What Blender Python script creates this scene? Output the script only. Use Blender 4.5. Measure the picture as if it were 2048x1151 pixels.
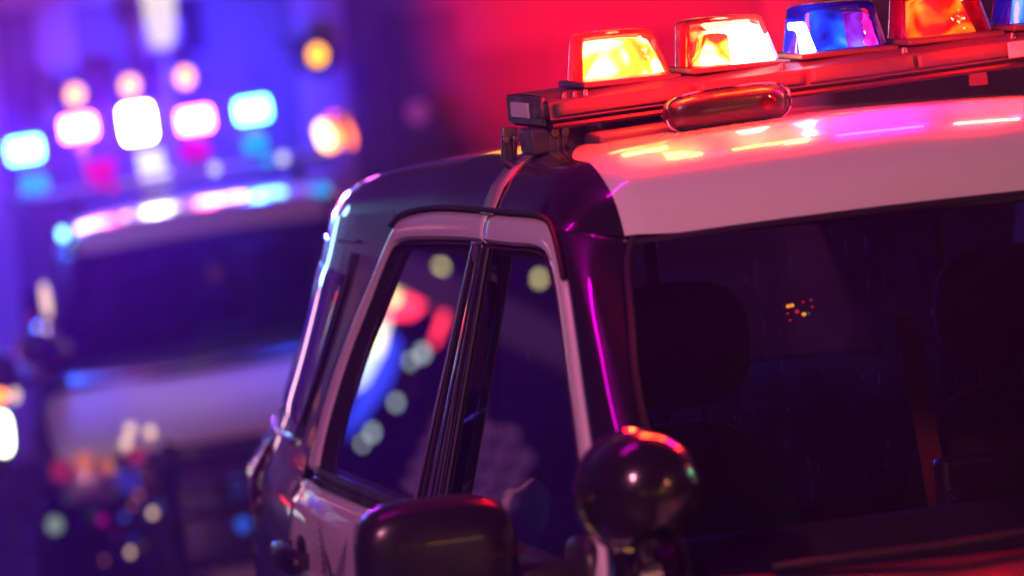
import bpy, bmesh, math, random
from math import sin, cos, pi, radians, sqrt, exp
from mathutils import Vector, Matrix
random.seed(4)
D = bpy.data
for o in list(D.objects): D.objects.remove(o)
S = bpy.context.scene
COL = S.collection

# ------------------------------------------------------------------ camera
cam = D.objects.new('camera', D.cameras.new('camera')); COL.objects.link(cam); S.camera = cam
YAW, PITCH, ROLL = radians(13.67), radians(5.48), radians(5.03)
f = Vector((sin(YAW)*cos(PITCH), cos(YAW)*cos(PITCH), -sin(PITCH)))
r0 = Vector((cos(YAW), -sin(YAW), 0)); u0 = r0.cross(f)
r = cos(ROLL)*r0 - sin(ROLL)*u0; u = sin(ROLL)*r0 + cos(ROLL)*u0
cam.matrix_world = Matrix(((r.x, u.x, -f.x, -2.392), (r.y, u.y, -f.y, -7.140), (r.z, u.z, -f.z, 2.36), (0, 0, 0, 1)))
cam.data.sensor_width = 36; cam.data.lens = 136.25; cam.data.clip_end = 400
cam.data.dof.use_dof = True; cam.data.dof.focus_distance = 7.42; cam.data.dof.aperture_fstop = 2.15
cam.data.dof.aperture_ratio = 1.12

# ------------------------------------------------------------------ night sky
W = D.worlds.new('World'); S.world = W; W.use_nodes = True
nt = W.node_tree; nt.nodes.clear()
wo = nt.nodes.new('ShaderNodeOutputWorld'); bg = nt.nodes.new('ShaderNodeBackground')
bg.inputs[1].default_value = .09
tcw = nt.nodes.new('ShaderNodeTexCoord'); nsw = nt.nodes.new('ShaderNodeTexNoise'); nsw.inputs['Scale'].default_value = 2.2; nsw.inputs['Detail'].default_value = 5
crw = nt.nodes.new('ShaderNodeValToRGB'); crw.color_ramp.elements[0].position = .38; crw.color_ramp.elements[0].color = (.16, .004, .34, 1)
crw.color_ramp.elements[1].position = .66; crw.color_ramp.elements[1].color = (.72, .02, .74, 1)      # smoke-filled city sky
nt.links.new(tcw.outputs['Generated'], nsw.inputs['Vector']); nt.links.new(nsw.outputs['Fac'], crw.inputs[0]); nt.links.new(crw.outputs[0], bg.inputs[0])
nt.links.new(bg.outputs[0], wo.inputs[0])

S.view_settings.view_transform = 'Standard'; S.view_settings.look = 'None'
S.view_settings.gamma = 1; S.view_settings.exposure = 0; S.view_settings.use_curve_mapping = False
S.cycles.max_bounces = 10; S.cycles.transparent_max_bounces = 16; S.cycles.volume_bounces = 0
S.cycles.sample_clamp_indirect = 6; S.cycles.caustics_reflective = False; S.cycles.caustics_refractive = False
S.cycles.use_denoising = True

# ------------------------------------------------------------------ materials
def _bump(n, scale, strength, dist=.002, detail=3):
    t = n.nodes.new('ShaderNodeTexNoise'); t.inputs['Scale'].default_value = scale; t.inputs['Detail'].default_value = detail
    tc = n.nodes.new('ShaderNodeTexCoord'); n.links.new(tc.outputs['Object'], t.inputs['Vector'])
    b = n.nodes.new('ShaderNodeBump'); b.inputs['Strength'].default_value = strength; b.inputs['Distance'].default_value = dist
    n.links.new(t.outputs['Fac'], b.inputs['Height']); return b, t
def pbr(name, col, rough=.5, metal=0, coat=0, spec=.5, bump=None, var=None, rvar=None):
    m = D.materials.new(name); m.use_nodes = True; n = m.node_tree; p = n.nodes['Principled BSDF']
    p.inputs['Base Color'].default_value = (*col, 1); p.inputs['Roughness'].default_value = rough
    p.inputs['Metallic'].default_value = metal; p.inputs['Coat Weight'].default_value = coat
    p.inputs['Coat Roughness'].default_value = .02; p.inputs['Specular IOR Level'].default_value = spec
    if bump:
        b, t = _bump(n, *bump); n.links.new(b.outputs[0], p.inputs['Normal'])
        if coat: n.links.new(b.outputs[0], p.inputs['Coat Normal'])
    if var or rvar:
        t = n.nodes.new('ShaderNodeTexNoise'); t.inputs['Scale'].default_value = (var or rvar)[0]; t.inputs['Detail'].default_value = 6
        tc = n.nodes.new('ShaderNodeTexCoord'); n.links.new(tc.outputs['Object'], t.inputs['Vector'])
        if var:
            mx = n.nodes.new('ShaderNodeMix'); mx.data_type = 'RGBA'; mx.inputs[6].default_value = (*col, 1); mx.inputs[7].default_value = (*var[1], 1)
            n.links.new(t.outputs['Fac'], mx.inputs[0]); n.links.new(mx.outputs[2], p.inputs['Base Color'])
        if rvar:
            mr = n.nodes.new('ShaderNodeMapRange'); mr.inputs['To Min'].default_value = rvar[1]; mr.inputs['To Max'].default_value = rvar[2]
            mr.inputs['From Min'].default_value = .35; mr.inputs['From Max'].default_value = .7
            n.links.new(t.outputs['Fac'], mr.inputs['Value']); n.links.new(mr.outputs[0], p.inputs['Roughness'])
    return m
def glass(name, tint, ior=1.5, rough=0.0, dirt=0, bump=None, boost=1.0, scratch=False, milky=0, edge=None):
    m = D.materials.new(name); m.use_nodes = True; n = m.node_tree; n.nodes.clear()
    o = n.nodes.new('ShaderNodeOutputMaterial'); t = n.nodes.new('ShaderNodeBsdfTransparent'); t.inputs[0].default_value = (*tint, 1)
    g = n.nodes.new('ShaderNodeBsdfGlossy'); g.inputs['Roughness'].default_value = rough; g.inputs[0].default_value = (1, 1, 1, 1)
    fr = n.nodes.new('ShaderNodeFresnel'); fr.inputs[0].default_value = ior
    mu = n.nodes.new('ShaderNodeMath'); mu.operation = 'MULTIPLY'; mu.use_clamp = True; mu.inputs[1].default_value = boost
    n.links.new(fr.outputs[0], mu.inputs[0])
    mx = n.nodes.new('ShaderNodeMixShader'); n.links.new(mu.outputs[0], mx.inputs[0]); n.links.new(t.outputs[0], mx.inputs[1]); n.links.new(g.outputs[0], mx.inputs[2])
    if bump:
        b, _ = _bump(n, *bump); n.links.new(b.outputs[0], g.inputs['Normal']); n.links.new(b.outputs[0], fr.inputs['Normal'])
    last = mx
    if dirt:
        d = n.nodes.new('ShaderNodeBsdfTranslucent' if scratch else 'ShaderNodeBsdfDiffuse'); d.inputs[0].default_value = (.5, .5, .5, 1)
        ns = n.nodes.new('ShaderNodeTexNoise'); ns.inputs['Scale'].default_value = 9; ns.inputs['Detail'].default_value = 8
        tc = n.nodes.new('ShaderNodeTexCoord'); n.links.new(tc.outputs['Object'], ns.inputs['Vector'])
        mr = n.nodes.new('ShaderNodeMapRange'); mr.inputs['From Min'].default_value = .4; mr.inputs['From Max'].default_value = .8
        mr.inputs['To Min'].default_value = dirt*.3; mr.inputs['To Max'].default_value = dirt; n.links.new(ns.outputs['Fac'], mr.inputs['Value'])
        fac = mr.outputs[0]
        if scratch:
            for rot, sc in ((.3, 60), (1.5, 75), (2.4, 50)):
                mp = n.nodes.new('ShaderNodeMapping'); mp.inputs['Rotation'].default_value = (0, rot, 0); mp.inputs['Scale'].default_value = (sc, 1, 4)
                n.links.new(tc.outputs['Object'], mp.inputs['Vector'])
                sn = n.nodes.new('ShaderNodeTexNoise'); sn.inputs['Scale'].default_value = 3; sn.inputs['Detail'].default_value = 2; n.links.new(mp.outputs[0], sn.inputs['Vector'])
                m2 = n.nodes.new('ShaderNodeMapRange'); m2.inputs['From Min'].default_value = .66; m2.inputs['From Max'].default_value = .74; m2.inputs['To Max'].default_value = .35
                n.links.new(sn.outputs['Fac'], m2.inputs['Value'])
                ad = n.nodes.new('ShaderNodeMath'); ad.operation = 'ADD'; ad.use_clamp = True; n.links.new(fac, ad.inputs[0]); n.links.new(m2.outputs[0], ad.inputs[1]); fac = ad.outputs[0]
        m3 = n.nodes.new('ShaderNodeMixShader'); n.links.new(fac, m3.inputs[0]); n.links.new(mx.outputs[0], m3.inputs[1]); n.links.new(d.outputs[0], m3.inputs[2]); last = m3
    if edge:
        lw = n.nodes.new('ShaderNodeLayerWeight'); lw.inputs[0].default_value = .42
        me_ = n.nodes.new('ShaderNodeMix'); me_.data_type = 'RGBA'; me_.inputs[6].default_value = (*tint, 1); me_.inputs[7].default_value = (*edge, 1)
        n.links.new(lw.outputs['Facing'], me_.inputs[0]); n.links.new(me_.outputs[2], t.inputs[0])
    if milky:
        tl = n.nodes.new('ShaderNodeBsdfTranslucent'); tl.inputs[0].default_value = (*(edge or tint), 1)
        m4 = n.nodes.new('ShaderNodeMixShader'); m4.inputs[0].default_value = milky; n.links.new(last.outputs[0], m4.inputs[1]); n.links.new(tl.outputs[0], m4.inputs[2]); last = m4
    n.links.new(last.outputs[0], o.inputs[0]); return m
def glow(name, col, strength, stops=None, scale=18):
    """a lit lamp face; with stops: bright and dim facets of a lit reflector"""
    m = D.materials.new(name); m.use_nodes = True; n = m.node_tree; n.nodes.clear()
    o = n.nodes.new('ShaderNodeOutputMaterial'); e = n.nodes.new('ShaderNodeEmission')
    e.inputs[0].default_value = (*col, 1); e.inputs[1].default_value = strength
    if stops:
        t = n.nodes.new('ShaderNodeTexNoise'); t.inputs['Scale'].default_value = scale; t.inputs['Detail'].default_value = 1.5; t.inputs['Distortion'].default_value = 1.2
        tc = n.nodes.new('ShaderNodeTexCoord'); n.links.new(tc.outputs['Object'], t.inputs['Vector'])
        cr = n.nodes.new('ShaderNodeValToRGB'); el = cr.color_ramp.elements
        while len(el) < len(stops): el.new(.5)
        for i, (p, c) in enumerate(stops): el[i].position = p; el[i].color = (*c, 1)
        n.links.new(t.outputs['Fac'], cr.inputs[0]); n.links.new(cr.outputs[0], e.inputs[0])
    n.links.new(e.outputs[0], o.inputs[0]); return m

M = {}
M['white'] = pbr('white_paint', (.76, .76, .75), .32, coat=1, bump=(900, .02, .0004), var=(1.3, (.68, .68, .67)))
M['dull_white'] = pbr('dusty_white_paint', (.70, .70, .70), .6, bump=(200, .05, .0006))
M['black'] = pbr('black_paint', (.008, .008, .009), .25, coat=1, bump=(3.0, .03, .004))
M['plastic'] = pbr('black_plastic', (.02, .02, .022), .42, bump=(500, .15, .0005), rvar=(8, .34, .55))
M['rubber'] = pbr('rubber_seal', (.012, .012, .012), .55, bump=(200, .1, .0006))
M['mirror_shell'] = pbr('mirror_shell', (.010, .010, .011), .30, coat=.3, bump=(300, .06, .0006))
M['frost'] = pbr('frosted_lens', (.6, .55, .6), .4)
M['cloth'] = pbr('beige_cloth', (.75, .62, .50), .9, bump=(60, .6, .004))
M['strap'] = pbr('strap_steel', (.30, .29, .30), .4, .3)
M['metal'] = pbr('bracket_metal', (.16, .16, .17), .35, .9, bump=(80, .15, .0008), rvar=(30, .25, .5))
M['chrome'] = pbr('chrome_trim', (.75, .75, .77), .08, 1)
M['satin'] = pbr('satin_trim', (.7, .7, .72), .28, 1)
M['reflector'] = pbr('lamp_reflector', (.8, .8, .8), .12, 1, bump=(60, .6, .004))
M['bar'] = pbr('bar_housing', (.06, .055, .058), .5, bump=(120, .12, .0006), rvar=(14, .42, .62))
M['cabin'] = pbr('cabin_lining', (.03, .03, .032), .8, bump=(120, .3, .001))
M['seat'] = pbr('seat_cloth', (.018, .016, .02), .85, bump=(260, .5, .001))
M['beltweb'] = pbr('seat_belt_webbing', (.25, .04, .02), .8, bump=(300, .4, .0006))
M['tyre'] = pbr('tyre_rubber', (.015, .015, .015), .8, bump=(50, .3, .003))
M['rim'] = pbr('wheel_rim', (.1, .1, .1), .4, .8)
M['screen_glass'] = glass('windshield_glass', (.62, .60, .66), dirt=.010)
M['side_glass'] = glass('side_window_glass', (.60, .55, .62), boost=1.7, dirt=.012)
M['tint_glass'] = glass('tinted_window_glass', (.16, .14, .2), boost=1.8, dirt=.01)
M['guard'] = glass('scratched_guard_panel', (.7, .7, .75), dirt=.05, scratch=True)
M['lens'] = glass('clear_lens', (.9, .9, .9), dirt=.05, bump=(40, .4, .003))
M['amber_lens'] = glass('amber_lens', (1, .35, .05), dirt=.03)
dome_b = (28, .35, .004)
M['dome_red'] = glass('red_dome', (1, .50, .32), bump=dome_b, boost=1.3, milky=0.07, edge=(.9, .0, .03))
M['dome_hot'] = glass('lit_red_dome', (1, .80, .55), bump=dome_b, boost=1.3, milky=.16, edge=(1, .02, .03))
M['dome_redclear'] = glass('pale_red_dome', (1, .85, .7), bump=dome_b, boost=1.3, milky=0.08, edge=(1, .05, .06))
M['dome_blue'] = glass('blue_dome', (.50, .60, 1), bump=dome_b, boost=1.3, milky=0.06, edge=(.03, .05, 1))
M['dome_mag'] = glass('magenta_dome', (.85, .38, .85), bump=dome_b, boost=1.3, milky=0.08, edge=(.6, .02, .8))
M['star_ink'] = pbr('star_ink', (.03, .02, .04), .35, coat=1)
M['star_gold'] = pbr('star_fill', (.46, .34, .42), .35, coat=1)
M['asphalt'] = pbr('asphalt', (.045, .045, .047), .55, bump=(40, .6, .01), var=(2, (.06, .06, .062)), rvar=(.6, .25, .75))
M['paving'] = pbr('paving', (.12, .115, .11), .7, bump=(20, .4, .006))
M['lineprint'] = pbr('road_line_paint', (.6, .6, .58), .6)
M['facade'] = pbr('facade_stucco', (.30, .29, .30), .8, bump=(12, .5, .02), var=(.5, (.2, .19, .2)))
M['night_wall'] = pbr('unlit_wall', (.03, .03, .032), .9)  # colour darkened so lamp light on the wall stays out of reflections
M['pilaster'] = pbr('pilaster_stone', (.62, .60, .60), .75, bump=(15, .4, .02), var=(.8, (.5, .48, .48)))
M['darkglass'] = glass('shop_glass', (.2, .2, .25), boost=1.2, dirt=.55)
M['shutter'] = pbr('rolled_shutter', (.10, .10, .11), .7, var=(1.7, (.24, .23, .24)))
M['darkroom'] = pbr('dark_shop_interior', (.03, .03, .035), .9)
M['glow_redhot'] = glow('lit_red_reflector', (1, .3, .1), 15, [(.30, (.5, .02, .0)), (.38, (1, .10, .01)), (.45, (1, .32, .03)), (.50, (1, .75, .5))], 9)
M['glow_amber'] = glow('lit_amber_reflector', (1, .3, .1), 6, [(.40, (.55, .02, .01)), (.50, (.9, .2, .01)), (.58, (1, .5, .08)), (.70, (1, .9, .6))], 17)
M['glow_dimred'] = glow('half_lit_red_reflector', (1, .2, .05), 3.2, [(.34, (.35, .0, .03)), (.45, (.9, .03, .01)), (.54, (1, .32, .01)), (.66, (1, .8, .2))], 11)
M['glow_dimblue'] = glow('half_lit_blue_reflector', (.1, .3, 1), 2.2, [(.36, (.0, .005, .06)), (.46, (.01, .06, .6)), (.56, (.02, .4, 1)), (.66, (.7, .95, 1))], 10)
M['glow_mag'] = glow('half_lit_magenta_reflector', (.8, .1, .5), 2, [(.36, (.2, .0, .2)), (.47, (.9, .01, .3)), (.58, (1, .1, .8)), (.70, (1, .7, .9))], 10)
M['led_blue'] = glow('blue_led', (.07, .42, 1), 26)
M['led_red'] = glow('red_led', (1, .13, .14), 26)
M['led_white'] = glow('white_led', (1, .97, .93), 34)
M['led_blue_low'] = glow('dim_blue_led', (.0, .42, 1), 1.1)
M['led_red_low'] = glow('dim_red_led', (1, .0, .22), .8)
M['led_white_low'] = glow('dim_white_led', (.9, .9, 1), 1.3)
M['glow_beacon'] = glow('beacon_glow', (1, .55, .25), 6)
M['cabin_glow'] = glow('violet_cabin_lamp', (.12, .08, 1), 3)
M['ind_amber'] = glow('amber_indicator', (1, .30, .03), 1.6)
M['ind_red'] = glow('red_indicator', (1, .02, .06), .8)
M['ind_green'] = glow('green_indicator', (.03, .25, .08), .5)
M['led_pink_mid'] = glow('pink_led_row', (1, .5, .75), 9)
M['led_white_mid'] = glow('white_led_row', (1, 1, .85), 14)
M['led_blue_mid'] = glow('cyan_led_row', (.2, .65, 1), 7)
M['led_violet'] = glow('violet_lamp', (.5, .2, .8), .8)
M['marker_red'] = glow('red_roof_marker', (1, .02, .05), .6)
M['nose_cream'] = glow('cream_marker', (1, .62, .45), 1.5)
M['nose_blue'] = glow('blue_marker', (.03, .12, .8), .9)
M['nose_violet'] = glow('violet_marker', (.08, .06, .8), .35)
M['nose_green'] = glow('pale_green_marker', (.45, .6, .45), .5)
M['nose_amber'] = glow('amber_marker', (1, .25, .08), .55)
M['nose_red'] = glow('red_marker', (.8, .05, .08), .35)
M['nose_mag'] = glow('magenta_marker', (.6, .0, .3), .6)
M['led_amber'] = glow('amber_lamp', (1, .36, .0), 4.6)
M['led_cream'] = glow('cream_lantern', (.95, .8, .6), 1.0)
M['led_head'] = glow('headlight_led', (.85, 1, .7), 9)
M['led_turn'] = glow('turn_signal_led', (1, .22, .02), 5)
M['led_warm'] = glow('warm_lantern', (1, .60, .10), 16)
M['led_green'] = glow('green_signal', (.3, 1, .55), 160)
M['led_stopred'] = glow('red_signal', (1, .05, .05), 90)
M['win_amber'] = glow('amber_lit_window', (1, .45, .12), 1.5)
M['win_warm'] = glow('warm_lit_window', (1, .7, .45), 1.2)
M['win_pink'] = glow('pink_lit_window', (1, .15, .5), 1.4)
M['win_gold'] = glow('gold_lit_window', (1, .5, .12), 7)
M['neon_mag'] = glow('magenta_neon', (1, .0, .75), 26)
M['sign_grey'] = glow('pale_sign', (.7, .85, .9), 3)
M['win_dim'] = glow('dim_window', (.45, .12, .40), .6)
M['win_upper'] = glow('orange_lit_window', (1, .34, .04), 2.2)
M['tower_cyan'] = glow('cyan_white_tube', (.35, .75, 1), 9)
M['tower_pink'] = glow('pink_tube', (1, .5, .6), 3.5)
M['sign_yellow'] = glow('lit_window', (1, .85, .35), 5)
M['sign_red'] = glow('red_neon_sign', (1, .03, .07), 6)
M['sign_white'] = glow('white_sign', (.8, .95, 1), 2.6)
M['sign_blue'] = glow('blue_neon_sign', (.03, .06, 1), 2.2)

# ------------------------------------------------------------------ mesh helpers
def link(name, me, parent=None, loc=(0, 0, 0), rot=(0, 0, 0)):
    o = D.objects.new(name, me); COL.objects.link(o); o.location = loc; o.rotation_euler = rot
    if parent: o.parent = parent
    return o
def mk(name, V, F, mat, parent=None, smooth=True, out=None, thick=0, bevel=0, label=None, loc=(0, 0, 0), rot=(0, 0, 0), auto=40):
    me = D.meshes.new(name); me.from_pydata([tuple(v) for v in V], [], F)
    bm = bmesh.new(); bm.from_mesh(me); bmesh.ops.remove_doubles(bm, verts=bm.verts, dist=1e-5)
    if out is None: bmesh.ops.recalc_face_normals(bm, faces=bm.faces)
    else:
        bmesh.ops.recalc_face_normals(bm, faces=bm.faces); bm.normal_update()
        if sum((fc.normal.dot(Vector(out))*fc.calc_area() for fc in bm.faces)) < 0: bmesh.ops.reverse_faces(bm, faces=bm.faces)
    bm.to_mesh(me); bm.free()
    me.materials.append(M[mat] if isinstance(mat, str) else mat)
    if smooth:
        me.shade_smooth(); me.set_sharp_from_angle(angle=radians(auto))
    o = link(name, me, parent, loc, rot)
    if thick:
        s = o.modifiers.new('s', 'SOLIDIFY'); s.thickness = thick; s.offset = -1
    if bevel:
        b = o.modifiers.new('b', 'BEVEL'); b.width = bevel; b.segments = 2; b.limit_method = 'ANGLE'
    if label: o['label'] = label
    return o
class G:
    def __init__(s): s.V = []; s.F = []
    def add(s, V, F):
        k = len(s.V); s.V += [Vector(v) for v in V]; s.F += [tuple(i+k for i in fc) for fc in F]; return s
    def grid(s, fn, nu, nv, closed=False):
        V = [fn(i/nu, j/nv) for j in range(nv+1) for i in range(nu+(0 if closed else 1))]
        w = nu if closed else nu+1
        F = [(j*w+i, j*w+(i+1) % w, (j+1)*w+(i+1) % w, (j+1)*w+i) for j in range(nv) for i in range(nu)]
        return s.add(V, F)
    def box(s, c, d, rz=0, rx=0, ry=0, top=(1, 1), toff=(0, 0)):
        R = Matrix.Rotation(rz, 3, 'Z') @ Matrix.Rotation(ry, 3, 'Y') @ Matrix.Rotation(rx, 3, 'X'); V = []
        for z in (-.5, .5):
            k = top if z > 0 else (1, 1); of = toff if z > 0 else (0, 0)
            for x, y in ((-.5, -.5), (.5, -.5), (.5, .5), (-.5, .5)):
                V.append(Vector(c)+R @ Vector((x*d[0]*k[0]+of[0], y*d[1]*k[1]+of[1], z*d[2])))
        return s.add(V, [(0, 3, 2, 1), (4, 5, 6, 7), (0, 1, 5, 4), (1, 2, 6, 5), (2, 3, 7, 6), (3, 0, 4, 7)])
    def tube(s, P, rad, n=8, cap=True):
        P = [Vector(p) for p in P]; rings = []; up = Vector((0, 0, 1))
        for i, p in enumerate(P):
            t = (P[min(i+1, len(P)-1)]-P[max(i-1, 0)]).normalized()
            a = t.cross(up if abs(t.z) < .95 else Vector((1, 0, 0))).normalized(); b = t.cross(a)
            q = rad[i] if isinstance(rad, (list, tuple)) else rad
            rings.append([p+a*cos(2*pi*k/n)*q+b*sin(2*pi*k/n)*q for k in range(n)])
        V = [v for rg in rings for v in rg]
        F = [(i*n+k, i*n+(k+1) % n, (i+1)*n+(k+1) % n, (i+1)*n+k) for i in range(len(P)-1) for k in range(n)]
        if cap: F += [tuple(range(n))[::-1], tuple((len(P)-1)*n+k for k in range(n))]
        return s.add(V, F)
    def lathe(s, prof, n=24, R=None, c=(0, 0, 0)):
        R = R or Matrix.Identity(3); c = Vector(c)
        V = [c+R @ Vector((q*cos(2*pi*k/n), q*sin(2*pi*k/n), z)) for q, z in prof for k in range(n)]
        F = [(i*n+k, i*n+(k+1) % n, (i+1)*n+(k+1) % n, (i+1)*n+k) for i in range(len(prof)-1) for k in range(n)]
        F += [tuple(range(n))[::-1], tuple((len(prof)-1)*n+k for k in range(n))]
        return s.add(V, F)
    def sup(s, c, d, n=2.6, nu=32, nv=16, sh=None):
        """rounded (superellipsoid) body"""
        def pw(x, e): return math.copysign(abs(x)**e, x)
        def fn(a, b):
            th, ph = 2*pi*a, -pi/2+pi*b; e = 2/n
            v = Vector((d[0]/2*pw(cos(ph), e)*pw(cos(th), e), d[1]/2*pw(cos(ph), e)*pw(sin(th), e), d[2]/2*pw(sin(ph), e)))
            if sh: v = sh(v)
            return Vector(c)+v
        return s.grid(fn, nu, nv, closed=True)
    def out(s, name, mat, parent=None, **k): return mk(name, s.V, s.F, mat, parent, **k)
def cr(P, n):
    """n+1 points of a Catmull-Rom curve through P, even in its parameter"""
    P = [Vector(p) if len(p) == 3 else Vector((p[0], p[1], 0)) for p in P]; o = []
    for k in range(n+1):
        t = k/n*(len(P)-1); i = min(int(t), len(P)-2); t -= i
        a, b, c, d = P[max(i-1, 0)], P[i], P[i+1], P[min(i+2, len(P)-1)]
        o.append(.5*((2*b)+(c-a)*t+(2*a-5*b+4*c-d)*t*t+(3*b-a-3*c+d)*t**3))
    return o
def lin(T, x):
    if x <= T[0][0]: return T[0][1]
    for (a, p), (b, q) in zip(T, T[1:]):
        if x <= b: return p+(q-p)*(x-a)/(b-a)
    return T[-1][1]
def sstep(a, b, x):
    t = max(0, min(1, (x-a)/(b-a))); return t*t*(3-2*t)
def tag(o, label=None, cat=None, group=None, kind=None):
    for k, v in (('label', label), ('category', cat), ('group', group), ('kind', kind)):
        if v: o[k] = v
    return o
def thing(name, label, cat, loc=(0, 0, 0), rot=(0, 0, 0), group=None):
    return tag(link(name, None, None, loc, rot), label, cat, group)
def kids(o): return [c for c in D.objects if c.parent == o]
def copy_tree(o, parent=None):
    c = o.copy(); COL.objects.link(c); c.parent = parent
    for ch in kids(o): copy_tree(ch, c)
    return c

# ------------------------------------------------------------------ street
def hg(y): return -.79*sstep(2.7, 8.0, y)
g = G(); ys = [-60, -30, -12, -4, 0, 2.4]+[2.6+.36*i for i in range(16)]+[9, 17.2, 60, 160]
g.grid(lambda a, b: Vector((-160+320*a, ys[int(round(b*(len(ys)-1)))], hg(ys[int(round(b*(len(ys)-1)))]))), 8, len(ys)-1)
tag(g.out('ground', 'paving', out=(0, 0, 1)), kind='structure')
g = G(); ys2 = ys[:-3]+[15.0]
g.grid(lambda a, b: Vector((-7+14*a, ys2[int(round(b*(len(ys2)-1)))], hg(ys2[int(round(b*(len(ys2)-1)))])+.006)), 8, len(ys2)-1)
tag(g.out('road', 'asphalt', out=(0, 0, 1)), kind='structure')
g = G()
for k in range(-5, 3): g.box((3.2, k*4.0-1, .0085), (.12, 2.0, .004))
tag(g.out('lane_marking', 'lineprint', smooth=False), kind='structure')
g = G(); g.box((-7.4, -22, .06), (.8, 48, .14)); g.box((7.4, -22, .06), (.8, 48, .14)); g.box((0, 15.5, -.73), (60, .8, .14))
tag(g.out('kerb', 'paving', smooth=False, bevel=.01), kind='structure')

# ------------------------------------------------------------------ police SUV body surfaces (local: faces -Y, z up)
def Xb(y, z):
    if z > 1.22: x = .85-(z-1.22)*.276
    elif z > 1.17: x = .850+.012*(1.22-z)/.05
    elif z > 1.09: x = .862+.028*sstep(1.17, 1.09, z) if False else .862+.028*(1-sstep(1.09, 1.17, z))
    elif z > .55: x = .890+.018*sin(pi*(1.09-z)/.54)
    else: x = .890-.05*((.55-z)/.25)
    kz = .045+(z-1.1)*.25 if z > 1.1 else .045
    if y > 1.1: x -= kz*((y-1.1)/.9)**2.8
    if y < -1.2: x -= .10*((-1.2-y)/1.2)**2.2
    return x
def ztop(y): return lin([(-.55, 1.795), (-.4, 1.813), (0, 1.803), (.44, 1.787), (.7, 1.764), (1.2, 1.728), (1.6, 1.70), (2.1, 1.662)], y)
def belt(y): return 1.226-.033*(y-.185)
FO = [(-.002, 1.803), (-.2, 1.81), (-.404, 1.813), (-.506, 1.792), (-.627, 1.72), (-.769, 1.613), (-.869, 1.535), (-.996, 1.440), (-1.12, 1.348), (-1.20, 1.272)]
FI = [(-.002, 1.742), (-.2, 1.748), (-.356, 1.755), (-.468, 1.748), (-.562, 1.706), (-.706, 1.597), (-.80, 1.523), (-.92, 1.430), (-1.03, 1.340), (-1.10, 1.270)]
RO = [(.004, 1.803), (.2, 1.797), (.437, 1.787), (.694, 1.762), (.789, 1.731), (.916, 1.615), (1.035, 1.511), (1.14, 1.385), (1.20, 1.270), (1.235, 1.192)]
RI = [(.004, 1.742), (.2, 1.735), (.5, 1.718), (.70, 1.704), (.776, 1.680), (.883, 1.570), (.992, 1.457), (1.075, 1.330), (1.105, 1.240), (1.10, 1.194)]

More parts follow.
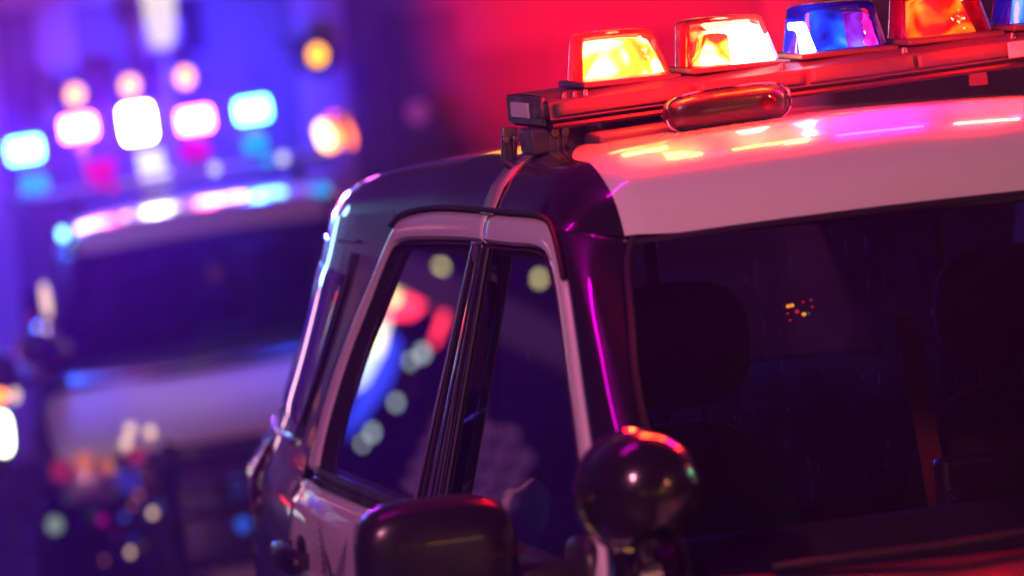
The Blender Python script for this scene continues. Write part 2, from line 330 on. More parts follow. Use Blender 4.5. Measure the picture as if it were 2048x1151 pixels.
def build_suv():
    root = thing('police_suv', '', 'police car')
    def sidept(s, y, z, off=0): return Vector((s*(Xb(y, z)+off), y, z))
    # roof -------------------------------------------------------------
    def roofpt(s, y):                                  # s -1..1 across
        ze = ztop(y); xe = Xb(y, ze); q = abs(s)
        b = .095*(1-q**16)+(.034)*(1-q*q)
        if y > 1.0: b *= 1-.22*sstep(1.0, 2.1, y)
        return xe, ze, b
    def yfront(s):
        q = abs(s); return -.72+.10*(q/.84)**2 if q < .84 else -.62+.12*(q-.84)/.16
    def RP(s, v):
        yf = yfront(s); y = yf+(2.06-yf)*v**1.35; xe, ze, b = roofpt(s, max(y, -.5)); t = y-yf
        rise = 1-exp(-t/.065); t2 = 2.06-y; rise *= (1-exp(-(t2+.002)/.10)) if t2 < .6 else 1
        z = ze+b*rise-.024*(1-rise)*(1-abs(s)**8) 
        return Vector((s*xe, y, z))
    smap = lambda a: math.copysign(1-(1-abs(2*a-1))**1.0, 2*a-1)
    # white forward panel and black rest, split on the grid
    def nonuni(a):
        k = 2*a-1; return math.copysign(abs(k)**.72, k)
    NU, NV = 72, 60; gw, gb = G(), G()
    P = [[RP(nonuni(i/NU), j/NV) for i in range(NU+1)] for j in range(NV+1)]
    def white(p): return p.y < .10 and abs(p.x) < .592-.10*sstep(-.45, .06, p.y)
    # adapt the boundary so it is a clean line: snap nearest column of points onto it
    W = lambda y: .592-.10*sstep(-.45, .06, y)
    for j in range(NV+1):
        y = P[j][NU//2].y
    for j in range(NV):
        for i in range(NU):
            c = (P[j][i]+P[j+1][i+1])/2
            q = [P[j][i], P[j][i+1], P[j+1][i+1], P[j+1][i]]
            (gw if white(c) else gb).add(q, [(0, 1, 2, 3)])
    # black layer below everywhere, white panel built exactly, 3 mm proud
    gb = G(); gb.grid(lambda a, b: RP(nonuni(a), b), NU, NV)
    gb.out('roof', 'black', root, out=(0, 0, 1), auto=80)
    gw = G()
    def WP(a, b):
        s0 = 2*a-1
        yf = -.72; y = yf+(.10-yf)*b
        # walk along rows of equal v
        v = ((y-yf)/(2.06-yf))**(1/1.35)
        xe = Xb(max(y, -.5), ztop(max(y, -.5))); s = s0*W(y)/xe
        p = RP(s, v); e = min(1, (1-abs(s0))*60)
        return p+Vector((0, -.0015, .0005+.0035*e))
    gw.grid(WP, 60, 40); gw.out('roof_panel', 'white', root, out=(0, 0, 1), auto=80, label='white front roof panel')
    # roof cross strap the bar hooks onto, over the B pillar
    for s in (-1, 1):
        pts = [Vector((s*(Xb(0, 1.79)+.004), -.01, 1.800))]
        for k in range(9):
            q = 1-.035*k-.002; y = -.01+.11*sstep(0, 8, k); v = ((y-yfront(q))/(2.06-yfront(q)))**(1/1.35)
            p = RP(s*q, v); pts.append(p+Vector((s*.004*(1 if k < 2 else 0), 0, .004)))
        gs = G(); n = len(pts); V = []; F = []
        for i, p in enumerate(pts): V += [p+Vector((0, -.045, .001)), p+Vector((0, .045, .001))]
        F = [(2*i, 2*i+1, 2*i+3, 2*i+2) for i in range(n-1)]
        gs.add(V, F); gs.out('roof_strap', 'strap', root, out=(s, 0, 1), thick=.004)
    # sides ------------------------------------------------------------
    ARCH = ((-1.72, .40), (1.42, .40))
    def zlow(y):
        z = .34
        for yc, R in ARCH:
            d = abs(y-yc)
            if d < R: z = max(z, .33+sqrt(R*R-d*d))
        return z
    def panel(s, y0, y1, zt, n=26, inset=0, m=22, y0f=None, y1f=None):
        def fn(a, b):
            b2 = b
            ya, yb_ = y0, y1
            ymid = ya+(yb_-ya)*a; zl = zlow(ymid); z1 = zt(ymid) if callable(zt) else zt
            z = zl+(z1-zl)*b2
            yy = (y0f(z) if y0f else ya)+((y1f(z) if y1f else yb_)-(y0f(z) if y0f else ya))*a
            return sidept(s, yy, z, inset)
        return G().grid(fn, n, m)
    rdE = lambda z: lin([(.3, 1.02), (.7, 1.03), (.8, 1.10), (.9, 1.30), (1.0, 1.345), (1.1, 1.295), (1.19, 1.235)], z)
    for s in (-1, 1):
        o = (s, 0, 0)
        panel(s, -2.35, -1.212, lambda y: 1.24-.16*sstep(-1.2, -2.4, y) if False else lin([(-2.4, 1.02), (-1.9, 1.12), (-1.21, 1.205)], y)).out('fender', 'black', root, out=o, thick=.01)
        fd = panel(s, -1.208, .098, lambda y: belt(y)-.030).out('front_door', 'white', root, out=o, thick=.014)
        rd = panel(s, .104, 1.2, lambda y: belt(y)-.030, y1f=rdE, n=30, m=30).out('rear_door', 'white', root, out=o, thick=.014)
        # window frames of the doors (a pressed ring with a raised outer edge)
        for dr, O, I, ff in ((fd, FO, FI, 0), (rd, RO, RI, 1)):
            n = 40; a_, b_ = cr(O, n), cr(I, n)
            def fr(a, b, a_=a_, b_=b_, n=n, s=s):
                k = int(round(b*n)); p = a_[k].lerp(b_[k], a)
                h = .004*sin(pi*min(1, a*1.15)) - (.012*max(0, (a-.8)/.2))
                h -= .010*max(0, (.12-a)/.12)
                q = sidept(s, p.x, p.y, h); return q
            G().grid(fr, 10, n).out('window_frame', 'white', dr, out=o, thick=.006)
            # crease line pressed into the frame
        # belt mouldings
        for dr, ya, yb_ in ((fd, -1.20, -.095), (rd, .205, 1.12)):
            def bm_(a, b, ya=ya, yb_=yb_, s=s):
                y = ya+(yb_-ya)*a; z = belt(y); prof = [(-.032, -.004), (-.028, .006), (-.014, .008), (-.011, .002), (-.008, .002), (-.004, .008), (.008, .004), (.012, -.022)]
                dz, dx = prof[int(round(b*7))]; return sidept(s, y, z+dz, dx)
            G().grid(bm_, 24, 7).out('belt_moulding', 'plastic', dr, out=(s, 0, .6), thick=.002)
        # B pillar applique with run channels
        yF = lambda z: lin([(1.15, -.085), (1.25, -.088), (1.742, -.080)], z)
        yR = lambda z: lin([(1.15, .205), (1.22, .205), (1.742, .098)], z)
        def bp(a, b, s=s):
            z = 1.19+(1.744-1.19)*b; y = yF(z)+(yR(z)-yF(z))*a
            gr = 0
            for c0, w in ((.16, .03), (.30, .03), (.47, .012), (.66, .02), (.84, .03)):
                gr -= .008*exp(-((a-c0)/w)**2)
            return sidept(s, y, z, -.002+gr+.004*sin(pi*a))
        G().grid(bp, 60, 12).out('b_pillar_cover', 'black', root, out=o, auto=70)
        gs = G(); gs.tube([sidept(s, -.0+.002, z, -.001) for z in (1.20, 1.4, 1.6, 1.742)], .0035, 6); gs.tube([sidept(s, yR(z)*.62, z, .002) for z in (1.2, 1.4, 1.6, 1.742)], .003, 6); gs.tube([sidept(s, yF(z)*.75, z, .002) for z in (1.2, 1.4, 1.6, 1.742)], .004, 6)
        gs.out('run_channel', 'rubber', root)
        gs = G(); gs.box(sidept(s, .008, 1.738, .006), (.012, .03, .022)); gs.box(sidept(s, .03, 1.725, .004), (.010, .012, .03)); gs.out('pillar_clip', 'chrome', root, bevel=.002)
        # glass: rows between pillar edge and frame
        def opening(I, wid, rear):
            pts = cr(I, 80)
            def edge(z):                            # outer y at height z on sloped part
                best = None
                for p, q in zip(pts, pts[1:]):
                    lo, hi = min(p.y, q.y), max(p.y, q.y)
                    if lo <= z <= hi and abs(q.y-p.y) > 1e-6:
                        yy = p.x+(q.x-p.x)*(z-p.y)/(q.y-p.y)
                        if best is None or abs(yy) > abs(best): best = yy
                if best is None: best = pts[-1].x if z < pts[-1].y+.02 else I[4][0]
                return best
            return edge
        for dr, I, inn, sg_, nm, w0, w1 in ((fd, FI, yF, -1, 'tint', .012, .02), (rd, RI, yR, 1, 'tint', .012, .052)):
            e = opening(I, 0, 0)
            ztp = lambda y, I=I: lin(sorted([(p[0], p[1]) for p in I[:4]]), y)
            def gl(a, b, s=s, e=e, inn=inn, sg_=sg_, w0=w0, w1=w1, I=I, dr=dr):
                zt = min(I[3][1], I[2][1])+.004
                z = 1.17+(zt-.006-1.17)*b
                sw = w1+(w0-w1)*b
                ye = e(min(max(z, 1.20), I[3][1]-.002))-sg_*sw
                y = inn(z)+(ye-inn(z))*a; return sidept(s, y, z, -.022)
            G().grid(gl, 14, 24).out('window', 'side_glass' if dr is fd else 'tint_glass', dr, out=o, auto=80)
            # seal between frame and glass, along the frame's inner edge
            n = 60; a_ = cr(I, n)
            def sl(a, b, s=s, a_=a_, sg_=sg_, w0=w0, w1=w1, n=n):
                k = int(round(b*n)); p = a_[k]; q = a_[min(k+1, n)]; pr = a_[max(k-1, 0)]
                t = (q-pr).normalized(); nn = Vector((-t.y, t.x, 0))*(-sg_)
                if True:
                    cen = Vector((sg_*.45, 1.45, 0))
                    if nn.dot(cen-p) < 0: nn = -nn
                wd = w0+(w1-w0)*sstep(1.75, 1.25, p.y) if False else w0+(w1-w0)*(1-sstep(1.25, 1.72, p.y))
                prof = [(0, -.006), (.15, .0), (.35, -.004), (.5, -.012), (.62, -.010), (.8, -.018), (1.15, -.021)]
                fr_, dx = prof[int(round(a*6))]; m = p+nn*wd*fr_*1.25
                return sidept(s, m.x, m.y, dx)
            G().grid(sl, 6, n).out('window_seal', 'rubber', dr, out=o, auto=60)
        # drip rail above doors
        pts = [sidept(s, p.x, p.y+.004, .004) for p in cr([(RO[4][0]+.01, RO[4][1])]+[RO[3], RO[2], RO[1], (0, 1.804), FO[1], FO[2], FO[3], FO[4]], 40)]
        G().tube(pts, .0055, 6).out('drip_rail', 'rubber', root)
        # A pillar: between windscreen edge and door frame
        Wd = cr([(-.583, -.625, 1.776), (-.612, -.68, 1.735), (-.645, -.80, 1.66), (-.680, -.92, 1.59), (-.705, -1.04, 1.513), (-.722, -1.16, 1.44), (-.735, -1.30, 1.352), (-.74, -1.36, 1.30)], 30)
        Dd = cr([(p[0], p[1]) for p in ((-.506, 1.800), (-.55, 1.775), (-.627, 1.728), (-.769, 1.62), (-.869, 1.542), (-.996, 1.447), (-1.13, 1.35), (-1.215, 1.262))], 30)
        def ap(a, b, s=s):
            k = int(round(b*30)); w = Vector(Wd[k]); d_ = Dd[k]; d = Vector((-Xb(d_.x, d_.y), d_.x, d_.y))
            p = w.lerp(d, a); h = .030*sin(pi*a)**.8 if 0 < a < 1 else 0
            p += Vector((-.62, -.75, .2))*h*(.55+.45*min(1, b*3)); return Vector((-s*p.x, p.y, p.z))
        G().grid(ap, 12, 30).out('a_pillar', 'black', root, out=(s, -1, 0), thick=.004, auto=80)
        # corner of roof over the A pillar is part of roof grid; seam line there
        gs = G(); gs.tube([Vector((-s*p.x, p.y, p.z))+Vector((s*.002, -.006, .004)) for p in Wd], .0065, 6); gs.out('windshield_trim', 'rubber', root)
        # quarter panel with its glass
        n = 44; ed = cr([(.80, 1.765)]+RO[4:], n)
        def qp(a, b, s=s):
            if b > .42:
                k = min(n, int(round((1-(b-.42)/.58)*n))); e = ed[k]; zt = e.y; y0 = e.x+.004
                yend = 2.06-.10*max(0, (zt-1.2))/.5
                y = y0+(yend-y0)*a
                z = zt+(ztop(y)-ztop(y0))*((zt-1.2)/.56)*1.0
            else:
                c = b/.42; z = 0
                y0 = 0; zz = .36+(1.19-.36)*c
                y0 = rdE(zz)+.005; yend = 2.06+.04*sin(pi*c)
                y = y0+(yend-y0)*a; z = max(zz, zlow(y)) if y < 1.83 else zz
            return sidept(s, y, z)
        G().grid(qp, 26, 60).out('quarter_panel', 'black', root, out=o, auto=80)
        def qg(a, b, s=s):
            z = 1.26+(1.61-1.26)*b; y0 = lin([(1.26, 1.37), (1.45, 1.22), (1.61, 1.12)], z); y1 = 1.90-.12*b
            e = min(1, 12*min(a, 1-a, b, 1-b)+.0)
            return sidept(s, y0+(y1-y0)*a, z, .0015+.004*sqrt(e))
        G().grid(qg, 20, 16).out('quarter_window', 'tint_glass', root, out=o, auto=80)
        gs = G(); gs.tube([sidept(s, lin([(1.24, 1.385), (1.45, 1.215), (1.63, 1.105)], z), z, .006) for z in (1.24, 1.3, 1.4, 1.5, 1.6, 1.66)], .0055, 8)
        gs.tube([sidept(s, y, 1.685-.05*(y-1.1), .004) for y in (1.09, 1.3, 1.5, 1.7, 1.93)], .004, 8)
        gs.tube([sidept(s, y, 1.225-.02*(y-1.4), .006) for y in (1.40, 1.6, 1.8, 1.98)], .006, 8)
        gs.out('window_trim', 'chrome', root)
        # tail lamp wrapping the corner
        def tl(a, b, s=s):
            z = 1.0+(1.185-1.0)*b; y = 1.80+.25*a
            e = min(1, 8*min(a, 1-a, b, 1-b)); return sidept(s, y, z, .002+.014*sqrt(max(0, e)))
        G().grid(tl, 12, 12).out('tail_light', 'dome_red', root, out=o, auto=80)
        # handles: cup + grip
        for dr, yc in ((fd, .0), (rd, 1.19)):
            zc = 1.0
            gs = G(); gs.sup(sidept(s, yc-.02, zc+.022, -.006), (.02, .13, .06), 2.2, 20, 10); gs.out('handle_cup', 'plastic', dr)
            gs = G(); gs.sup(sidept(s, yc, zc, .034), (.046, .25, .062), 3, 24, 12, sh=lambda v: Vector((v.x-s*.5*v.y*v.y*1.2, v.y, v.z)))
            gs.sup(sidept(s, yc+.098, zc+.004, .014), (.05, .04, .045), 2.6, 16, 8); gs.sup(sidept(s, yc-.098, zc+.004, .014), (.05, .034, .04), 2.6, 16, 8)
            gs.out('door_handle', 'mirror_shell', dr)
        # five pointed star with a ring, flat print on the door
        cy, cz, R1, R2 = .82, .905, .275, .105
        for nm, mt, off, k1, k2 in (('star_outline', 'star_ink', .0012, 1, 1), ('star_emblem', 'star_gold', .0022, .90, .80)):
            gs = G(); V = [sidept(s, cy, cz, off)]; N = 10
            out = []
            for k in range(N):
                a = pi/2+2*pi*(k+1)/N; rr = R1*k1 if k % 2 == 0 else R2*k2; out.append((rr, a))
            rings = []
            for t in (1/3, 2/3, 1): rings.append([sidept(s, cy-s*(-1)*t*q*cos(a)*-1, cz+t*q*sin(a), off) for q, a in out])
            for rg in rings: V += rg
            F = [(0, 1+k, 1+(k+1) % N) for k in range(N)]
            for j in range(2): F += [(1+j*N+k, 1+j*N+(k+1) % N, 1+(j+1)*N+(k+1) % N, 1+(j+1)*N+k) for k in range(N)]
            gs.add(V, F); gs.out(nm, mt, rd, out=o)
        gs = G()
        for rr, wd in ((.078, .005), (.052, .004)):
            V = []; N = 40
            for k in range(N):
                a = 2*pi*k/N
                for q in (rr, rr-wd): V.append(sidept(s, cy+q*cos(a), cz+q*sin(a), .0032))
            gs.add(V, [(2*k, 2*k+1, 2*((k+1) % N)+1, 2*((k+1) % N)) for k in range(N)])
        rn = random.Random(7)
        for k in range(5):                          # feathered scrolls inside each point
            a = pi/2+2*pi*(k+.5)/5
            for j in range(8):
                t = .115+.018*j; wv = .052*(1-(t-.09)/.19)
                for sd in (-1, 1):
                    p0 = Vector((t*cos(a), t*sin(a))); nn = Vector((-sin(a), cos(a)))*sd
                    p1 = p0+nn*wv*.9+Vector((cos(a), sin(a)))*.014; dd = Vector((cos(a), sin(a)))*.0022
                    gs.add([sidept(s, cy+q.x, cz+q.y, .0034) for q in (p0-dd, p0+dd, p1+dd*.4, p1-dd*.4)], [(0, 1, 2, 3)])
        gs.add([sidept(s, cy+.04*cos(2*pi*k/5*2+pi/2)*(1), cz+.04*sin(2*pi*k/5*2+pi/2), .0034) for k in range(5)], [(0, 1, 2, 3, 4)])
        gs.out('star_engraving', 'star_ink', rd, out=o, smooth=False)
    # tail -------------------------------------------------------------
    def tail(a, b, z0=.40, z1=1.20, w=1):
        k = 2*a-1; z = z0+(z1-z0)*b; y = 2.06-.13*max(0, z-1.2)/.5
        x = Xb(min(y, 2.06), min(z, 1.66)); zz = z if z < 1.6 else z
        return Vector((k*x*w, y+.12*(1-k**4), zz))
    G().grid(lambda a, b: tail(a, b, 1.602, 1.70), 24, 4).out('tailgate_top', 'black', root, out=(0, 1, 0), auto=80)
    G().grid(lambda a, b: tail(a, b, 1.202, 1.60), 24, 10).out('rear_window', 'side_glass', root, out=(0, 1, 0), auto=80)
    G().grid(tail, 24, 24).out('tailgate', 'black', root, out=(0, 1, 0), auto=80)
    G().box((0, 2.19, .52), (1.64, .14, .22)).out('rear_bumper', 'plastic', root, bevel=.03)
    # windscreen ---------------------------------------------------------
    Wd = cr([(-.583, -.625, 1.776), (-.612, -.68, 1.735), (-.645, -.80, 1.66), (-.680, -.92, 1.59), (-.705, -1.04, 1.513), (-.722, -1.16, 1.44), (-.735, -1.30, 1.352), (-.74, -1.36, 1.30)], 24)
    def ws(a, b):
        k = 2*a-1; p = Wd[int(round(b*24))]; bow = .095+.03*b
        return Vector((k*-p.x, p.y-bow*(1-k*k)-.004, p.z+.020*(1-k*k)*(1-b)-.008*b))
    G().grid(ws, 30, 24).out('windshield', 'screen_glass', root, out=(0, -1, .5), auto=80)
    G().grid(lambda a, b: ws(a, 1)+Vector((0, -.012-.16*b, .012-.03*b)), 24, 4).out('cowl', 'plastic', root, out=(0, -.2, 1), thick=.01)
    gs = G(); gs.grid(lambda a, b: ws(a, b*.055)+Vector((0, -.003, .003)), 30, 2); gs.out('header_seal', 'rubber', root, out=(0, -1, .5))
    for x0, x1 in ((-.62, -.08), (.02, .60)):
        gs = G(); gs.tube([ws((x0+.74)/1.48, .96)+Vector((0, -.02, .01)), ws((x0+(x1-x0)*.5+.74)/1.48, .95)+Vector((0, -.03, .02)), ws((x1+.74)/1.48, .92)+Vector((0, -.018, .012))], .007, 6)
        gs.out('wiper', 'plastic', root)
    # hood and front -----------------------------------------------------
    def hd(a, b):
        k = 2*a-1; y = -1.50-.98*b-.10*(1-k*k)*b; w = .80-.075*b**2
        z = 1.245-.10*b-.10*b**4+.022*(1-k**4)+.014*exp(-((abs(k)-.55)/.10)**2)*(1-b)
        z -= .03*max(0, abs(k)-.9)/.1
        return Vector((k*w, y, z))
    G().grid(hd, 48, 24).out('hood', 'white', root, out=(0, 0, 1), thick=.012, auto=80)
    for s in (-1, 1):
        def ft(a, b, s=s):
            y = -1.21-1.14*a; zt = lin([(-2.4, 1.02), (-1.9, 1.12), (-1.21, 1.205)], y)
            k = (-1.5-y)/.98; kk = max(0, min(1, k)); w = .80-.075*kk**2 if y < -1.5 else .80
            p0 = Vector((s*(Xb(y, zt)), y, zt)); zi = hd(1, kk).z-.006 if y < -1.5 else lin([(-1.5, 1.222), (-1.21, 1.262)], y)
            p1 = Vector((s*w, y, zi)); p = p0.lerp(p1, b); p.z += .012*sin(pi*b); return p
        G().grid(ft, 24, 6).out('fender_top', 'black', root, out=(s*.3, 0, 1), auto=80)
    def fc(a, b):
        k = 2*a-1; z = .36+(1.03-.36)*b; w = .80+.015*b
        return Vector((k*w, -2.37-.17*(1-abs(k)**2.6)+.05*b*b, z))
    G().grid(fc, 36, 14).out('front_bumper', 'black', root, out=(0, -1, 0), auto=80)
    gs = G()
    for j in range(5): gs.tube([fc(.5+(i/8-.5)*.56, .62+.08*j)+Vector((0, -.016, 0)) for i in range(9)], .011, 6)
    gs.out('grille', 'chrome', root)
    for s in (-1, 1):
        c = Vector((s*.62, -2.465, .94))
        G().sup(c+Vector((0, .03, 0)), (.30, .10, .17), 3, 24, 12).out('headlight', 'reflector', root)
        hl = G().sup(c+Vector((0, .012, 0)), (.31, .13, .18), 3, 24, 12).out('headlight_lens', 'lens', root)
        G().sup(c+Vector((s*.135, .05, 0)), (.10, .10, .14), 2.6, 16, 8).out('turn_signal', 'amber_lens', root)
    # push bar
    gs = G()
    for s in (-1, 1):
        gs.tube([(s*.30, -2.56, .38), (s*.30, -2.66, .50), (s*.30, -2.66, 1.02), (s*.26, -2.62, 1.08)], .028, 10)
    for z in (.55, .78, 1.0): gs.tube([(-.30, -2.66, z), (.30, -2.66, z)], .022, 10)
    gs.out('push_bumper', 'plastic', root)
    G().box((0, -2.585, .50), (.34, .012, .12)).out('number_plate', 'pilaster', root, bevel=.004)
    # wheels
    for x, y in ((-.80, -1.72), (.80, -1.72), (-.80, 1.42), (.80, 1.42)):
        R = Matrix.Rotation(pi/2, 3, 'Y')
        t = G().lathe([(.24, -.11), (.33, -.115), (.362, -.09), (.368, 0), (.362, .09), (.33, .115), (.24, .11)], 36, R, (x, y, .368)).out('wheel', 'tyre', root)
        gs = G().lathe([(.0001, -.06), (.22, -.09), (.245, -.10), (.245, .10), (.22, .09), (.0001, .06)], 30, R, (x, y, .368))
        for k in range(5): gs.box((x+math.copysign(.085, x), y+.12*cos(k*2*pi/5), .368+.12*sin(k*2*pi/5)), (.03, .22, .05), rx=k*2*pi/5)
        gs.out('rim', 'rim', t)
    # floor pan and cabin
    G().box((0, -.1, .42), (1.6, 4.2, .12)).out('chassis', 'plastic', root)
    def lining(a, b):
        k = 2*a-1; return Vector((k*.60, -.50+2.3*b, 1.77-.03*b+.05*(1-k*k)))
    G().grid(lining, 8, 8).out('headliner', 'cabin', root, out=(0, 0, -1))
    gs = G(); gs.grid(lambda a, b: Vector(((2*a-1)*.72, -1.33+.50*b, 1.275+.045*sin(pi*b)-.10*b**5+.045*exp(-(((2*a-1)*.72-.34)/.2)**2)*sstep(.3, 1, b))), 40, 12)
    gs.grid(lambda a, b: Vector(((2*a-1)*.72, -.83+.03*b, 1.2-.5*b)), 4, 4)
    ds = gs.out('dashboard', 'cabin', root, out=(0, -.3, 1), thick=.01)
    R = Matrix.Rotation(radians(-65), 3, 'X')
    gs = G(); c = Vector((.36, -.66, 1.20)); gs.tube([c+R @ Vector((.185*cos(t*2*pi/36), .185*sin(t*2*pi/36), 0)) for t in range(37)], .015, 8)
    gs.box(c, (.34, .05, .03), rx=radians(25)); gs.tube([c, c+Vector((0, -.25, -.06))], .03); gs.out('steering_wheel', 'plastic', root)
    gs = G(); gs.box((.02, -.78, 1.20), (.26, .06, .30)); rd_ = gs.out('radio_console', 'plastic', root, bevel=.01)
    for k in range(3): G().lathe([(.016, -.03), (.018, 0), (.014, .014), (.0001, .014)], 16, Matrix.Rotation(pi/2, 3, 'X'), (-.09, -.83, 1.29-.04*k)).out('knob', 'chrome', rd_)
    for x in (-.33, .36):
        sb = G().sup((x, .06, 1.02), (.50, .16, .66), 3, 28, 16, sh=lambda v: Vector((v.x*(1-.18*max(0, v.z/.33)), v.y+.10*v.z, v.z))).out('seat', 'seat', root)
        G().sup((x+.01, .08, 1.50), (.30, .12, .25), 2.8, 24, 14).out('headrest', 'seat', sb)
        gs = G(); gs.tube([(x-.06, .08, 1.28), (x-.06, .08, 1.42)], .007); gs.tube([(x+.06, .08, 1.28), (x+.06, .08, 1.42)], .007); gs.out('headrest_post', 'chrome', sb)
        G().sup((x, -.15, .72), (.52, .56, .16), 3, 24, 12).out('seat_cushion', 'seat', sb)
    G().sup((0, 1.0, 1.0), (1.3, .18, .66), 4, 28, 14).out('rear_seat', 'seat', root)
    gs = G(); gs.add([(.10, -.02, 1.52), (.145, -.02, 1.52), (.20, .0, 1.05), (.155, .0, 1.05)], [(0, 1, 2, 3)]); gs.out('seat_belt', 'beltweb', root, thick=.002, smooth=False)
    # partition: clear scratched guard in a steel frame
    gs = G(); 
    for a_, b_ in (((-.60, .34, 1.70), (.60, .34, 1.70)), ((-.66, .34, 1.10), (.66, .34, 1.10)), ((-.60, .34, 1.70), (-.66, .34, 1.10)), ((.60, .34, 1.70), (.66, .34, 1.10)), ((.33, .34, 1.70), (.33, .34, 1.1)), ((-.28, .34, 1.7), (-.28, .34, 1.1))): gs.tube([a_, b_], .014)
    pt = gs.out('partition', 'plastic', root)
    for x, z, c, q in ((.000, 1.524, 'ind_amber', .006), (.010, 1.525, 'ind_amber', .006), (.022, 1.508, 'ind_red', .006), (.040, 1.499, 'ind_amber', .006), (.052, 1.500, 'ind_green', .005), (-.003, 1.506, 'ind_red', .003), (.040, 1.530, 'ind_red', .003), (.064, 1.515, 'ind_red', .003), (.002, 1.488, 'ind_red', .003), (.062, 1.533, 'ind_red', .003)):
        G().sup((.01+(x-.01)*.8, .347, 1.51+(z-1.51)*.8), (q*1.7, .006, q*1.4), 2, 12, 6).out('indicator_light', c, pt)
    G().lathe([(.03, -.01), (.034, .0), (.02, .012), (.0001, .014)], 16, Matrix.Rotation(pi, 3, 'X'), (0, .95, 1.70)).out('cabin_lamp', 'cabin_glow', root)  # lamp added behind the guard to light its scratches blue
    G().box((0, .355, 1.40), (1.24, .006, .60)).out('guard_panel', 'guard', pt, smooth=False)
    gs = G(); gs.box((-.55, .6, .55), (.01, .5, .01)); 
    # mirror visible on each side
    for s in (-1, 1):
        def sh(v, s=s): return Vector((v.x, v.y+.12*abs(v.x)*0, v.z-(.10*v.x*-s if False else 0)))
        m = G().sup((s*1.070, -1.02, 1.325), (.265, .15, .205), 3.6, 44, 24).out('side_mirror', 'mirror_shell', root)
        pts = []
        for k in range(49):
            t = 2*pi*k/48; e = 2/3.6; pts.append(Vector((s*1.070+math.copysign(abs(cos(t))**e, cos(t))*.1285, -1.045, 1.325+math.copysign(abs(sin(t))**e, sin(t))*.0995)))
        G().tube(pts, .0022, 6, cap=False).out('shell_seam', 'rubber', m)
        G().sup((s*1.02, -1.088, 1.335), (.17, .012, .014), 3, 20, 8).out('mirror_lamp', 'amber_lens', m)
        G().sup((s*1.075, -.945, 1.325), (.235, .012, .16), 5, 30, 10).out('mirror_glass', 'chrome', m)
        G().sup((s*.895, -1.03, 1.275), (.17, .07, .06), 2.6, 24, 10).out('mirror_arm', 'plastic', m)
        G().sup((s*.83, -1.06, 1.28), (.05, .15, .12), 3, 20, 10).out('mirror_foot', 'plastic', m)
    # spot lamp on the pillar, both sides
    for s in (-1, 1):
        c = Vector((s*.808, -1.36, 1.452)); R = (Matrix.Rotation(radians(-100), 3, 'X'))
        sl_ = G().lathe([(.0001, -.125), (.03, -.122), (.055, -.108), (.075, -.082), (.087, -.045), (.091, -.005), (.092, .03), (.094, .045), (.088, .055)], 40, R, c)
        sp = sl_.out('spot_lamp', 'black', root, auto=70)
        G().lathe([(.096, .040), (.099, .048), (.094, .062), (.086, .060)], 40, R, c).out('lamp_rim', 'chrome', sp)
        G().lathe([(.087, .05), (.06, .064), (.0001, .070)], 32, R, c).out('lamp_lens', 'lens', sp)
        gs = G(); gs.tube([c+Vector((0, 0, -.07)), c+Vector((0, .02, -.14)), c+Vector((-s*.02, .08, -.20))], .013, 10); gs.tube([c+Vector((-s*.02, .08, -.20)), c+Vector((-s*.10, .22, -.17))], .016, 10)
        gs.out('lamp_arm', 'metal', sp)
        gs = G(); gs.lathe([(.0001, -.02), (.02, -.018), (.022, .018), (.0001, .02)], 16, Matrix.Rotation(pi/2, 3, 'Y'), c+Vector((0, 0, -.13)));  gs.out('arm_joint', 'chrome', sp)
    return root

# ------------------------------------------------------------------ rotating-beacon light bar (V of domes on a rail)
def frust(c, w, d, h, tl, tr, n=48, cap=True, rnd=5, grow=0):
    """dome: rounded-rectangle base, straight-ish sides, softly domed top"""
    def fn(a, b):
        th = 2*pi*a; e = 2/rnd
        px = math.copysign(abs(cos(th))**e, cos(th)); py = math.copysign(abs(sin(th))**e, sin(th))
        if b < .72: k = b/.72; z = k*.86; sc = 1
        else: k = 1; q = (b-.72)/.28; z = .86+.14*sin(q*pi/2); sc = cos(q*pi/2*.999)**.5
        if b >= .72: q = (b-.72)/.28; sc = 1-q**3 if q < 1 else 0.001
        x0 = -w/2+tl*z; x1 = w/2-tr*z; cx = (x0+x1)/2; hw = (x1-x0)/2; hd = d/2*(1-.16*z)
        rel = max(.001, sc)
        return Vector(c)+Vector((cx+px*hw*rel, py*hd*rel, z*h))
    return G().grid(fn, n, 20, closed=True)
